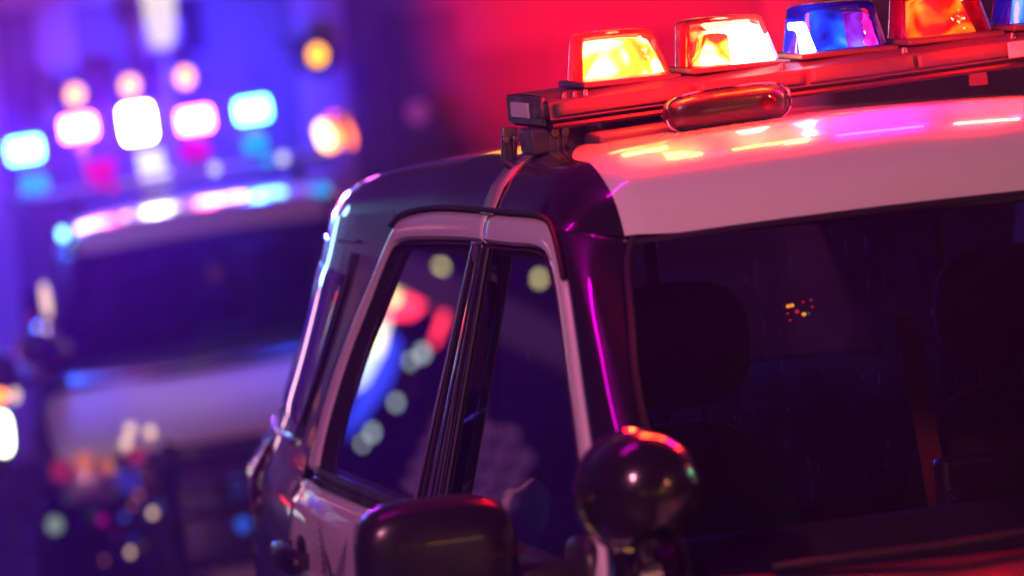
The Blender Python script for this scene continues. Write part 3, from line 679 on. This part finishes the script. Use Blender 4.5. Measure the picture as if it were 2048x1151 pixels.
def light_bar_beacons(root):
    xs = [-.398, -.195, .010, .215, .420]; yv = [.04, -.01, -.05, -.08, -.10]
    tilt = lambda x: 2.022+.042*(x+.40)
    rail = G()
    rail.grid(lambda a, b: Vector((-.575+1.19*a, [(-.13), -.155, -.15, -.10, .0, .12, .15, .155, .12][int(round(b*8))]+lin([(-.62, .07), (-.4, .04), (0, -.05), (.42, -.10), (.62, -.08)], -.575+1.19*a),
                                   tilt(-.575+1.19*a)+[-.062, -.045, -.012, -.001, .0, -.001, -.012, -.045, -.062][int(round(b*8))])), 40, 8)
    rail.grid(lambda a, b: Vector((-.575+1.19*a, -.13+.25*b+lin([(-.62, .07), (-.4, .04), (0, -.05), (.42, -.10), (.62, -.08)], -.575+1.19*a), tilt(-.575+1.19*a)-.062)), 40, 2)
    V0 = []
    bar = rail.out('light_bar', 'bar', root, auto=35, bevel=0)
    for k, (x0, x1) in enumerate(((-.565, -.305), (-.295, -.10), (-.09, .105), (.115, .31), (.32, .60))):
        def skirt(a, b, x0=x0, x1=x1):
            x = x0+(x1-x0)*a; yv_ = lin([(-.62, .07), (-.4, .04), (0, -.05), (.42, -.10), (.62, -.08)], x)
            return Vector((x, yv_-.158-.002*sin(pi*min(1, b*1.3)), tilt(x)-.040+.026*b))
        G().grid(skirt, 14, 6).out('skirt_panel', 'bar', bar, out=(0, -1, 0), thick=.004)
    gs = G(); gs.tube([Vector((x, lin([(-.62, .07), (-.4, .04), (0, -.05), (.42, -.10), (.62, -.08)], x)-.150, tilt(x)-.058)) for x in [-.57+.06*i for i in range(20)]], .006, 6); gs.out('lower_lip', 'rubber', bar)
    # end caps
    for x, s in ((-.575, -1), (.615, 1)):
        G().box((x+s*.004, .0 if s > 0 else .07, tilt(x)-.03), (.012, .27, .056)).out('end_cap', 'bar', bar, bevel=.005)
    specs = [('dome_hot', 'glow_redhot', (.012, .034)), ('dome_redclear', 'glow_amber', (.006, .030)), ('dome_blue', 'glow_dimblue', (.016, .022)), ('dome_red', 'glow_dimred', (.010, .028)), ('dome_blue', 'glow_dimblue', (.02, .03))]
    labs = ['red dome with a white-hot lamp', 'red dome glowing yellow and white', 'blue dome turning magenta on one side', 'red dome with dim orange glow', 'blue dome cut by the picture edge']
    for i, (x, y) in enumerate(zip(xs, yv)):
        dm, gl, (tl, tr) = specs[i]; z = tilt(x)
        G().box((x, y, z+.004), (.196, .19, .012)).out('dome_base', 'bar', bar, bevel=.004)
        d = frust((x, y, z+.008), .190, .13, .094, tl, tr).out('beacon_dome', dm, bar, auto=80, thick=.003); d['label'] = labs[i]
        if i == 0:      # lit, facing forward
            frust((x+.002, y+.002, z+.014), .168, .11, .070, .012, .034).out('beacon_lamp', gl, bar, auto=80)
        elif i == 1:
            frust((x+.040, y, z+.012), .095, .12, .070, .010, .030).out('beacon_lamp', 'led_white', bar, auto=80)
            frust((x-.042, y-.01, z+.012), .070, .11, .058, .03, .0).out('beacon_lamp', gl, bar, auto=80)
        elif i == 2:
            frust((x-.070, y-.01, z+.012), .034, .10, .058, .004, .018).out('beacon_lamp', 'led_white', bar, auto=80)
            frust((x-.020, y, z+.012), .070, .11, .074, .01, .006).out('beacon_lamp', gl, bar, auto=80)
            frust((x+.045, y, z+.012), .066, .11, .066, .0, .022).out('beacon_lamp', 'glow_mag', bar, auto=80)
        else:
            frust((x-.010, y, z+.012), .140, .12, .070, .02, .03).out('beacon_lamp', gl, bar, auto=80)
        G().box((x, y+.065, z+.045), (.15, .006, .06), top=(.8, 1)).out('beacon_mirror', 'reflector', bar, bevel=.002)
    # alley lamp on the end and lower skirt
    a = G().box((-.584, .09, tilt(-.56)-.030), (.012, .13, .030)).out('alley_light', 'frost', bar, bevel=.003)
    G().box((-.575, -.045, tilt(-.56)-.028), (.03, .06, .03)).out('bar_corner', 'bar', bar, bevel=.008)
    G().box((-.40, -.115, tilt(-.4)-.105), (.21, .11, .055), ry=radians(-3)).out('speaker_box', 'bar', bar, bevel=.008)
    G().box((-.48, .02, tilt(-.48)-.085), (.24, .09, .05), ry=radians(-3)).out('mounting_beam', 'bar', bar, bevel=.006)
    # chromed clearance light pod under the rail
    G().sup((-.268, -.21, 1.968), (.235, .10, .072), 3.4, 48, 20, sh=lambda v: Vector((v.x, v.y, v.z+.04*v.x))).out('warning_light_pod', 'mirror_shell', bar, auto=80)
    G().lathe([(.0001, -.01), (.014, -.008), (.014, .004), (.0001, .006)], 16, Matrix.Rotation(pi/2, 3, 'X'), (-.20, -.262, 1.972)).out('pod_lens', 'dome_red', bar)
    gs = G(); c0 = Vector((-.268, -.215, 1.968)); pts = []
    for k in range(49):
        t = 2*pi*k/48; px = math.copysign(abs(cos(t))**.45, cos(t)); pz = math.copysign(abs(sin(t))**.75, sin(t)); pts.append(c0+Vector((px*.121, -.018, pz*.037+.04*px*.121)))
    gs.tube(pts, .0028, 6, cap=False); gs.out('pod_rim', 'chrome', bar)
    gs = G(); gs.tube([(-.268, -.19, 1.94), (-.268, -.19, 1.90)], .014); gs.out('pod_stem', 'metal', bar)
    # rubber wedge feet and steel hook brackets
    for x, y in ((-.36, .06), (.50, .06)):
        G().box((x, y, 1.945), (.10, .12, .05), top=(.5, .6)).out('foot', 'rubber', bar, bevel=.006)
    def hook(x, y, zt, zb, sc=1):
        gs = G(); gs.box((x, y, (zt+zb)/2), (.030*sc, .012, zt-zb), ry=radians(6))
        for k in (-1, 1): gs.tube([(x+k*.010, y-.009, zt-.022), (x+k*.010, y-.022, zt-.022)], .0075*sc, 10)
        gs.box((x-.003, y-.008, (zt+zb)/2-.012), (.006, .006, .05)); gs.box((x+.008, y-.008, (zt+zb)/2-.012), (.006, .006, .05))
        gs.tube([(x-.012, y-.005, zb+.004), (x, y-.03, zb-.006), (x+.03, y-.045, zb-.004), (x+.065, y-.045, zb+.006)], .009, 8)
        gs.box((x+.045, y-.04, zb+.001), (.06, .035, .012)); gs.out('hook_bracket', 'metal', bar, bevel=.0015)
    hook(-.628, .035, 1.958, 1.888)
    hook(-.545, -.02, 1.965, 1.885, 1.25)
    gs = G(); gs.box((-.475, -.04, 1.925), (.03, .03, .07), ry=radians(-14)); gs.tube([(-.495, -.06, 1.937), (-.455, -.06, 1.930)], .011, 10); gs.sup((-.470, -.05, 1.895), (.06, .05, .03), 2.5, 16, 8); gs.sup((-.485, -.055, 1.955), (.022, .022, .03), 2, 12, 8)
    gs.out('clamp', 'metal', bar)
    hook(.628, .035, 1.978, 1.888)
    # bolts along rail
    for x in (-.54, -.50, -.52, -.13, .10, .31): G().lathe([(.006, -.01), (.006, .004), (.004, .007), (.0001, .007)], 8, None, (x, lin([(-.62, .07), (-.4, .04), (0, -.05), (.42, -.10)], x)-.13, tilt(x)-.004)).out('bolt', 'metal', bar)
    G().box((.335, -.253, tilt(.33)-.028), (.10, .008, .030), ry=radians(-2)).out('maker_plate', 'pilaster', bar, bevel=.002)
    G().lathe([(.019, -.01), (.018, .010), (.011, .028), (.003, .044), (.0001, .045)], 16, None, (.415, .26, 1.945)).out('roof_marker_lamp', 'marker_red', bar)  # antenna fin; the red light on it is painted as glow
    return bar

# ------------------------------------------------------------------ flat LED light bar for the vehicle behind
def light_bar_leds(root):
    bar = G().box((-.12, .15, 2.02), (1.60, .22, .05)).out('light_bar', 'bar', root, bevel=.01)
    L = [(-.798, 2.268, 'led_blue'), (-.524, 2.337, 'led_red'), (-.237, 2.315, 'led_white'), (.043, 2.287, 'led_red'), (.328, 2.293, 'led_blue')]
    for x, z, c in L:
        w, h = (.150, .165) if c == 'led_white' else (.165, .105)
        G().box((x, .13, z), (w, .04, h)).out('warning_lamp', c, bar, bevel=.045 if c != 'led_white' else .06)
        G().box((x, .175, z), (w+.03, .05, h+.03)).out('lamp_housing', 'bar', bar, bevel=.02)
        G().box((x, .18, (z+2.04)/2-.02), (.04, .03, z-2.04-.02)).out('lamp_post', 'metal', bar, bevel=.004)
    for x, z, c, w in ((-.775, 2.10, 'led_blue_low', .14), (-.45, 2.125, 'led_red_low', .15), (.022, 2.15, 'led_red_low', .14), (.314, 2.13, 'led_blue_low', .12), (-.20, 2.13, 'led_white_low', .13), (-.19, 2.03, 'led_white_low', .15)):  # reflections of the lamps above, painted as dim glowing boxes
        G().box((x, .08, z), (w, .03, .09)).out('lower_lamp', c, bar, bevel=.014)
        G().box((x, .105, z-.03), (w*.7, .03, .10)).out('lamp_housing', 'bar', bar, bevel=.006)
    for x, z, c in ((.101, 2.04, 'led_white_low'), (.436, 2.04, 'led_white_low'), (-.463, 2.055, 'led_red_low'), (-.40, 2.03, 'led_red_low'), (.36, 2.04, 'led_blue_low')):  # small glints on the bar, made as glowing dots
        G().sup((x, .05, z), (.055, .04, .055), 2, 14, 8).out('marker_light', c, bar)
    d = G().lathe([(.085, 0), (.09, .03), (.08, .14), (.05, .175), (.0001, .18)], 24, None, (.72, .15, 2.045)).out('beacon_dome', 'dome_red', bar)
    G().lathe([(.04, 0), (.06, .05), (.04, .13), (.0001, .15)], 16, Matrix.Rotation(radians(-24), 3, 'Y'), (.70, .12, 2.05)).out('beacon_lamp', 'glow_beacon', bar)
    for x in (-.6, .5): G().box((x, .15, 1.965), (.06, .14, .10)).out('foot', 'rubber', bar, bevel=.005)
    # painted roof reflections and pillar glints, then grille lamps with added glints
    for x, z, c, w in ((-0.473, 1.888, 'led_pink_mid', 0.17), (-0.341, 1.897, 'led_pink_mid', 0.05), (-0.16, 1.905, 'led_white_mid', 0.2), (0.055, 1.907, 'led_white_mid', 0.16), (0.176, 1.912, 'led_pink_mid', 0.1), (0.331, 1.908, 'led_blue_mid', 0.14), (0.581, 1.898, 'led_blue_low', 0.08), (-0.654, 1.878, 'led_blue_mid', 0.03)):  # lamp reflections along the roof edge, painted as glows
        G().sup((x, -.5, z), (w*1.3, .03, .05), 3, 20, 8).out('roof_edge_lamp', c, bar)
    for x, y, z, c, w, h in ((-0.749, -1.1, 1.632, 'nose_cream', 0.04, 0.16), (-0.833, -1.1, 1.563, 'nose_red', 0.03, 0.04), (-0.869, -1.1, 1.483, 'led_violet', 0.03, 0.04), (-0.904, -1.1, 1.341, 'nose_blue', 0.03, 0.04)):  # glints on pillar and mirror, made as glowing spots
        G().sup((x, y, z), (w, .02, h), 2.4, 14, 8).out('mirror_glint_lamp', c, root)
    for x, z, c, r_ in ((-.408, 1.166, 'nose_cream', .022), (-.327, 1.142, 'nose_cream', .022), (-.435, 1.111, 'nose_cream', .022), (-.313, .83, 'nose_blue', .024), (-.45, .95, 'nose_violet', .05), (-.785, .815, 'nose_green', .035), (-.004, .689, 'nose_blue', .03), (-.62, 1.06, 'nose_amber', .045), (-.72, 1.04, 'nose_red', .05), (-.53, 1.03, 'nose_amber', .03), (-.40, 1.05, 'nose_red', .04), (-.584, .804, 'nose_mag', .02), (-0.450, 0.844, 'nose_amber', 0.011), (-0.201, 0.658, 'nose_violet', 0.008), (-0.491, 0.801, 'nose_blue', 0.013), (-0.603, 0.632, 'nose_amber', 0.010), (-0.415, 0.885, 'nose_amber', 0.013), (-0.550, 0.712, 'nose_violet', 0.007), (-0.498, 1.003, 'nose_amber', 0.009), (-0.490, 0.649, 'nose_cream', 0.014), (-0.481, 0.989, 'nose_blue', 0.009), (-0.372, 0.799, 'nose_cream', 0.016), (-0.473, 0.705, 'nose_violet', 0.015), (-0.492, 0.962, 'nose_red', 0.007), (-0.540, 0.739, 'nose_red', 0.008)):  # grille lamps, mixed with painted sparkle and headlight reflections
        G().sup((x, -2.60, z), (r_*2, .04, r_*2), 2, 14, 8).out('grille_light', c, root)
    return bar

near = build_suv(); far = copy_tree(near)
light_bar_beacons(near)
jk = G().sup((-.66, .16, 1.20), (.18, .26, .17), 2.3, 36, 20, sh=lambda v: Vector((v.x, v.y, v.z+.012*sin(v.y*38)+.010*sin(v.x*60+v.y*20)-.9*v.x*v.x))).out('folded_jacket', 'cloth')
tag(jk, 'crumpled beige jacket by the front side window of the near police SUV', 'jacket')
tag(near, 'sharp foreground police SUV with domed red and blue beacons on its roof')
light_bar_leds(far)
tag(far, 'blurred police SUV behind the nearer one, with five blazing roof lamps')
far.rotation_euler = (0, radians(-3.5), radians(-9.5)); far.location = (.734, 11.498, -.788)
for o in kids(far):                                 # its hood is matte, so it mirrors no roof lamps
    if o.name.startswith('hood'): o.data = o.data.copy(); o.data.materials[0] = M['dull_white']
# hazard light on a stand at the left edge
t = thing('hazard_light_stand', 'hazard lamp on a stand at the left edge, amber over a pale green glare', 'lamp', (-.70, 9.0, -.79))
G().tube([(0, 0, .35), (0, 0, 1.36)], .018, 10).out('pole', 'metal', t)
for k in range(3): G().tube([(0, 0, .42), (.34*cos(2*pi*k/3+.4), .34*sin(2*pi*k/3+.4), .012)], .012, 8).out('leg', 'metal', t)
G().sup((-.005, -.03, 1.19), (.07, .05, .17), 3, 20, 12).out('lamp_tube', 'led_head', t)
G().sup((-.005, .01, 1.19), (.09, .05, .20), 3, 20, 12).out('lamp_case', 'plastic', t)
G().sup((.0, -.01, 1.345), (.06, .05, .05), 2, 16, 10).out('amber_lamp', 'led_turn', t)
G().sup((.062, -.01, 1.34), (.045, .04, .055), 2, 16, 10).out('cream_lamp', 'nose_cream', t)

# ------------------------------------------------------------------ far building
b = thing('shop_building', 'dark shop building behind the vehicles, washed blue and red by their lights', 'building', (0, 17.4, -.79))
G().box((2, .3, 4), (24, .5, 8)).out('wall', 'facade', b, smooth=False)
for x, w in ((-3.2, .5), (.25, .22), (2.42, .34), (5.6, .4), (8.2, .4)):
    G().box((x, -.06, 2.0), (w, .24, 4.0)).out('pilaster', 'pilaster', b, smooth=False, bevel=.01)
G().box((2, -.10, 3.0 if False else 2.95), (24, .34, .25)).out('cornice', 'pilaster', b, bevel=.02)
G().box((-.35, -.12, 2.52), (1.0, .30, .14)).out('awning_board', 'pilaster', b, bevel=.02)
for x0, x1 in ((-2.8, .0), (.55, 2.1), (2.8, 5.2), (6.0, 7.8)):
    w = G().box(((x0+x1)/2, .02, 1.35), (x1-x0, .06, 1.9)).out('window', 'shutter', b, smooth=False)
    gs = G()
    for x in (x0, (x0+x1)/2, x1): gs.box((x, 0, 1.35), (.06, .12, 1.96))
    for z in (.38, 2.32): gs.box(((x0+x1)/2, 0.004, z), (x1-x0, .11, .06))
    gs.out('frame', 'facade', w, smooth=False)
for x in (3.4, 4.7, 6.0, 7.3):  # glowing windows added above view for orange streaks on the near roof
    w = G().box((x, .03, 3.95), (.9, .06, 1.1)).out('window', 'win_upper', b, smooth=False)
    G().box((x, -.01, 3.95), (.05, .05, 1.1)).out('window_bar', 'plastic', w, smooth=False)
G().box((-.45, -.16, 2.62), (.9, .22, .55)).out('sign_board', 'pilaster', b, bevel=.02)
G().box((-.02, -.12, 1.75), (.10, .12, 1.3)).out('downpipe', 'pilaster', b, bevel=.02)
G().lathe([(.0001, -.02), (.17, -.015), (.17, .015), (.0001, .02)], 24, Matrix.Rotation(pi/2, 3, 'X'), (1.36, -.2, 2.62)).out('round_sign', 'pilaster', b)
for x, z, w, h, m_ in ((.75, 2.55, .25, .9, 'pilaster'), (1.62, 2.75, .16, .6, 'night_wall'), (1.9, 1.2, .35, .5, 'pilaster'), (3.1, 2.35, .5, .45, 'shutter'), (3.45, 1.7, .35, .6, 'shutter'), (2.85, 1.3, .28, .5, 'night_wall'), (.45, .9, .5, .3, 'night_wall')):
    G().box((x, -.03, z), (w, .05, h)).out('poster', m_, b, smooth=False)
# amber wall lamps: small round lanterns on short arms
for i, (x, z) in enumerate(((.661, 1.518), (.995, 1.54), (1.332, 1.559), (2.153, 1.617))):
    t = thing('wall_lamp', ['small round amber lamp over the red roof lamp at left', 'small round amber lamp right above the big white roof lamp', 'pale amber lamp above the right-hand red roof lamp', 'lone amber lamp high up, apart from the row of three'][i], 'lamp', (x, 16, z), group='amber lamps on the building')
    G().lathe([(.0001, -.04), (.036, -.03), (.052, 0), (.036, .03), (.0001, .04)], 16, Matrix.Rotation(pi/2, 3, 'X')).out('bulb', 'led_amber', t)
    G().lathe([(.13, -.005), (.135, .01), (.12, .03), (.0001, .035)], 24, Matrix.Rotation(-pi/2, 3, 'X'), (0, .05, 0)).out('backplate', 'cabin', t)  # dark plate added to keep the wall's blue out of the lamp
    G().tube([(0, .06, 0), (0, .7, .06), (0, 1.2, .06)], .015).out('arm', 'metal', t)
t = thing('street_lantern', 'tall cream glowing lantern at the top left, far out of focus', 'lamp', (1.154, 15.6, -.53))
G().lathe([(.0001, 2.28), (.06, 2.30), (.085, 2.40), (.10, 2.62), (.09, 2.84), (.0001, 2.95)], 24).out('lantern_glass', 'led_cream', t)
G().tube([(0, 0, 0), (0, 0, 2.3)], [.05, .028], 12).out('pole', 'metal', t)
t = thing('street_lantern', 'dim mauve ball lamp between the two police cars', 'lamp', (2.65, 15.6, -.53))
G().sup((0, 0, 1.76), (.14, .14, .14), 2).out('lantern_glass', glow('mauve_lamp', (.5, .06, .42), .45), t)
G().tube([(0, 0, 0), (0, 0, 1.7)], [.04, .022], 12).out('pole', 'metal', t)

# glowing shapes added out of view to make the near side windows' reflections
b2 = thing('corner_shop', 'brightly lit corner shop beyond the left edge, mirrored in the near side windows', 'building', (-7.2, 17.4, -.79))
G().box((-1.8, .3, 4), (9.2, .5, 8)).out('wall', 'facade', b2, smooth=False)
def bulbs(name, mat, L, r=.05):
    for x, z, k in L: G().sup((x+7.2, -.22, z+.79), (r*2*k, .08, r*2.4*k), 2, 14, 8).out(name, mat, b2)
bulbs('window_bulb', 'sign_yellow', [(-4.55, 2.08, .9), (-4.58, 2.19, 1.2), (-4.66, 2.22, 1.0), (-4.72, 2.27, .8), (-4.52, 1.98, .8), (-5.35, 2.5, .5)], .05)
gs = G(); gs.add([(x+7.2, -.06, z+.79) for x, z in ((-4.47, 1.80), (-4.60, 1.87), (-4.72, 1.93), (-4.77, 2.06), (-4.72, 2.13), (-4.62, 2.02), (-4.50, 1.92))], [tuple(range(7))]); gs.out('neon_sign', 'sign_red', b2, thick=.05, smooth=False)
gs = G(); gs.add([(x+7.2, -.06, z+.79) for x, z in ((-4.90, 2.02), (-4.93, 1.82), (-4.95, 1.84), (-4.94, 2.08))], [(0, 1, 2, 3)]); gs.out('neon_sign', 'sign_red', b2, thick=.05, smooth=False)
gs = G(); gs.add([(x+7.2, -.06, z+.79) for x, z in ((-4.50, 1.90), (-4.58, 1.88), (-4.635, 1.66), (-4.62, 1.42), (-4.57, 1.34), (-4.55, 1.52), (-4.52, 1.6))], [tuple(range(7))]); gs.out('poster_light', 'sign_white', b2, thick=.04, smooth=False)
G().box((-4.575+7.2, -.12, 1.70+.79), (.05, .04, .16), ry=radians(10)).out('yellow_sign', 'sign_yellow', b2, smooth=False)
gs = G(); gs.add([(x+7.2, -.06, z+.79) for x, z in ((-4.65, 1.78), (-4.74, 1.74), (-4.78, 1.5), (-4.72, 1.2), (-4.64, 1.02), (-4.63, 1.3))], [tuple(range(6))]); gs.out('neon_sign', 'sign_blue', b2, thick=.04, smooth=False)
bulbs('window_bulb', 'sign_grey', [(-4.85, 1.74, .6), (-4.80, 1.66, .4), (-4.83, 1.38, .45), (-4.77, 1.14, .5), (-4.74, 1.05, .35)], .05)
for i in range(5):
    for j in range(5):
        G().box((-5.2-.15*i+7.2, -.08, .92+.15*j-.03*i+.07*(i % 2)+.79), (.095, .05, .07), ry=radians(14)).out('window', 'win_dim', b2, smooth=False)  # dim glowing boxes added for a checkered reflection in the front pane
bulbs('window_bulb', 'led_turn', [(-4.1, 1.5, .5), (-4.0, 1.1, .6), (-3.7, 1.6, .4), (-4.2, .9, .5), (-3.5, 1.3, .4), (-4.05, .5, .6)], .05)
G().box((3.3, -.1, 1.0), (.5, .1, .16), ry=radians(-16)).out('neon_sign', 'sign_red', b2, smooth=False)
G().box((3.0, -.1, .55), (.4, .1, .3)).out('poster_light', 'sign_white', b2, smooth=False)

b3 = thing('lit_shopfront', 'row of shops with warm lit windows behind the camera, mirrored in paint and chrome', 'building', (0, -24, 0))  # unseen glowing windows added for richer reflections and a gold highlight
G().box((0, -.3, 4), (44, .5, 8)).out('wall', 'night_wall', b3, smooth=False)
for i, (x, z, w, h, c) in enumerate(((-12, 1.6, 2.6, 1.6, 'win_amber'), (-8.4, 1.7, 1.6, 1.4, 'win_warm'), (-4.6, 3.4, .5, .8, 'win_warm'), (-2.0, 1.5, 2.2, 1.3, 'win_amber'), (1.2, 1.7, 1.0, 1.7, 'win_pink'), (5.9, 1.25, 6.5, .6, 'win_gold'), (9.6, 4.6, 1.0, 1.2, 'win_amber'), (-10, 5.0, 1.0, 1.2, 'win_warm'), (13, 1.8, 2.4, 1.8, 'win_amber'), (4.4, 5.0, .9, 1.1, 'win_pink'))):
    w_ = G().box((x, 0, z), (w, .06, h)).out('window', c, b3, smooth=False)
    G().box((x, .05, z), (.06, .05, h)).out('window_bar', 'plastic', w_, smooth=False)

# unseen street lamps as key light, then lights added for rim, streak and glints
def street_lamp(x, y, h, label, col, e):
    t = thing('street_lamp', label, 'street lamp', (x, y, 0))
    G().tube([(0, 0, 0), (0, 0, h-.3), (-math.copysign(.4, x), 0, h), (-math.copysign(1.1, x), 0, h+.05)], [.09, .06, .05, .05], 12).out('pole', 'metal', t)
    G().sup((-math.copysign(1.3, x), 0, h+.02), (2.1, .28, .14), 3, 20, 10).out('lamp_head', 'bar', t)
    G().sup((-math.copysign(1.3, x), 0, h-.04), (1.9, .16, .08), 3, 20, 10).out('lamp_glass', 'led_warm', t)
    l = D.lights.new('street_lamp_light', 'POINT'); l.energy = e; l.color = col; l.shadow_soft_size = .15
    o = link('street_lamp_light', l, t, (-math.copysign(1.3, x), 0, h-.18))
    return t
street_lamp(-6.4, -5, 5.2, 'warm street lamp on the left kerb beside the camera', (1, .29, .46), 1250)
street_lamp(6.6, -12, 5.2, 'warm street lamp on the right kerb behind the camera', (1, .24, .12), 620)
t = thing('light_tower', 'tall blue-white light column left of the blurred police car, out of frame', 'lamp', (-1.12, 9.6, -.79))  # added so the near rear corner mirrors a bright rim
for k in range(3): G().tube([(0, 0, .5), (.3*cos(2*pi*k/3+.4), .3*sin(2*pi*k/3+.4), .012)], .015, 8).out('leg', 'metal', t)
G().tube([(0, .05, .4), (0, .05, 3.3)], .03, 10).out('pole', 'metal', t)
G().box((0, 0, 2.72), (.22, .05, 1.0)).out('upper_tube', 'tower_cyan', t, bevel=.01)
G().box((0, 0, 1.78), (.16, .05, .8)).out('lower_tube', 'tower_pink', t, bevel=.01)
t = thing('neon_gantry', 'magenta neon tube on a long arm over the street, out of frame above', 'sign', (-7.1, 1.3, 0))  # added overhead to draw a magenta streak on the windscreen pillar
G().tube([(0, 0, 0), (0, 0, 5.5), (.5, 0, 5.75), (7.2, 0, 5.75)], [.09, .07, .06, .04], 12).out('pole', 'metal', t)
G().box((5.2, .0, 5.64), (2.2, .24, .08)).out('sign_case', 'plastic', t, bevel=.01)
G().box((5.2, .0, 5.58), (2.0, .17, .03)).out('neon_tube', 'neon_mag', t, bevel=.005)
t = thing('traffic_light', 'portable traffic light right of the near police car, out of frame', 'traffic light', (3.6, -.6, 0))  # added for green and red glints on the spot lamp
G().tube([(0, 0, 0), (0, 0, 3.0)], .06, 12).out('pole', 'metal', t)
G().box((0, 0, 2.7), (.26, .22, .8)).out('signal_head', 'plastic', t, bevel=.02)
for z, mname in ((2.95, 'led_stopred'), (2.70, 'amber_lens'), (2.45, 'led_green')):
    G().lathe([(.0001, -.02), (.08, -.01), (.08, .01), (.0001, .02)], 16, Matrix.Rotation(pi/2, 3, 'Y'), (-.14, 0, z)).out('signal_lens', mname, t)

# ------------------------------------------------------------------ light thrown by the lit lamps, and added fill
def spot(name, p, target, col, e, ang, blend=1, size=.03, parent=None):
    l = D.lights.new(name, 'SPOT'); l.energy = e; l.color = col; l.spot_size = radians(ang); l.spot_blend = blend; l.shadow_soft_size = size
    d = Vector(target)-Vector(p); o = link(name, l, None, p); o.rotation_euler = d.to_track_quat('-Z', 'Y').to_euler(); return o
def point(name, p, col, e, size=.04):
    l = D.lights.new(name, 'POINT'); l.energy = e; l.color = col; l.shadow_soft_size = size; return link(name, l, None, p)
# near bar: red beacon beam sweeping backwards onto the building, and its spill on bar and roof
spot('beacon_beam', (-.398, .22, 2.10), (4.35, 17, 1.7), (1, .0, .02), 46000, 9.5)
spot('beacon_beam', (-.398, .2, 2.10), (4.6, 17, 1.6), (.8, .0, .25), 900, 13)
spot('beacon_beam', (-.195, .2, 2.10), (5.6, 17, 1.3), (.8, .0, .12), 900, 22)
def strip(name, p, tgt, c, e, w, h):                # bare lights added ahead of the rail, for long streaks on the roof
    l = D.lights.new(name, 'AREA'); l.shape = 'RECTANGLE'; l.size = w; l.size_y = h; l.energy = e; l.color = c
    d = Vector(tgt)-Vector(p); o = link(name, l, None, p); o.rotation_euler = d.to_track_quat('-Z', 'Y').to_euler(); return o
for x, y, z, w, c, e in ((-.43, -.17, 2.075, .10, (1, .024, .002), 6), (-.37, -.23, 2.10, .07, (1, .032, .002), 4.5), (-.20, -.26, 2.09, .16, (1, .024, .002), 6.5), (-.14, -.24, 2.14, .05, (1, .03, .004), 2.5), (.02, -.28, 2.09, .18, (.45, .004, .22), 5), (.24, -.30, 2.09, .14, (1, .02, .01), 7)):
    strip('lip_strip', (x, y, z), (x-.02, y-.55, z-.42), c, e, w, .022)
for x, y, z, e in ((-.45, -.22, 2.10, 7), (-.33, -.26, 2.12, 7), (-.16, -.28, 2.12, 6), (.215, -.34, 2.12, 5)):
    point('beacon_spill', (x, y, z), (1, .002, .004), e*1.9, .06)
point('cabin_lamp_light', (0, .95, 1.64), (.16, .08, 1), 5, .03)  # added fill behind the guard panel
# far bar: blue and red beams, then added floods
Rf = far.rotation_euler.to_matrix(); fp = lambda x, y, z: far.location+Rf @ Vector((x, y, z))
for p, tg, c, e, an in (((.328, .22, 2.3), (1.5, 17, 1.4), (.03, .04, 1), 4900, 24), ((-.798, .22, 2.27), (-.3, 17, .5), (.02, .03, 1), 1000, 32), ((-.237, .22, 2.32), (1.0, 17, 1.5), (.7, .1, .9), 160, 26), ((-.524, .22, 2.34), (.35, 17, 2.0), (.9, .03, .8), 180, 18), ((.7, .3, 2.2), (2.6, 17, 1.6), (.1, .0, .9), 700, 20)):
    spot('led_beam', fp(*p), tg, c, e, an)
for x, c, e in ((-.798, (.06, .015, 1), 2600), (-.237, (.25, .05, 1), 1500), (.043, (.5, .0, .7), 700), (.328, (.06, .015, 1), 2600)):
    spot('led_flood', fp(x, .08, 2.3), fp(x-2.0, -8, 3.0), c, e*3.8, 42)  # floods added for a blue veil before the far car
spot('led_flood', fp(.25, .05, 2.28), (-.72, 2.0, 1.40), (.18, .42, 1), 1500, 7)  # added to brighten the near car's rear corner
spot('led_flood', fp(.1, .05, 2.28), (.02, .36, 1.42), (.08, .10, 1), 1600, 5)  # added to light the guard's scratches through the rear window
for x, c, e in ((-.798, (.02, .08, 1), 70), (-.524, (1, .02, .25), 8), (-.237, (.8, .6, .9), 8), (.043, (1, .02, .3), 8), (.328, (.02, .08, 1), 80), (.72, (.9, .1, .8), 8)):
    point('led_spill', fp(x, .05, 2.3), c, e)

# ------------------------------------------------------------------ night haze
HAZE = .0015
m = D.materials.new('haze'); m.use_nodes = True; n = m.node_tree; n.nodes.clear()
o = n.nodes.new('ShaderNodeOutputMaterial'); v = n.nodes.new('ShaderNodeVolumePrincipled')
v.inputs['Density'].default_value = HAZE; v.inputs['Color'].default_value = (.92, .42, 1, 1); v.inputs['Anisotropy'].default_value = .5
n.links.new(v.outputs[0], o.inputs['Volume'])
if HAZE > 0: tag(G().box((0, 20, 3.45), (340, 300, 10.5)).out('haze', m, smooth=False), kind='stuff')
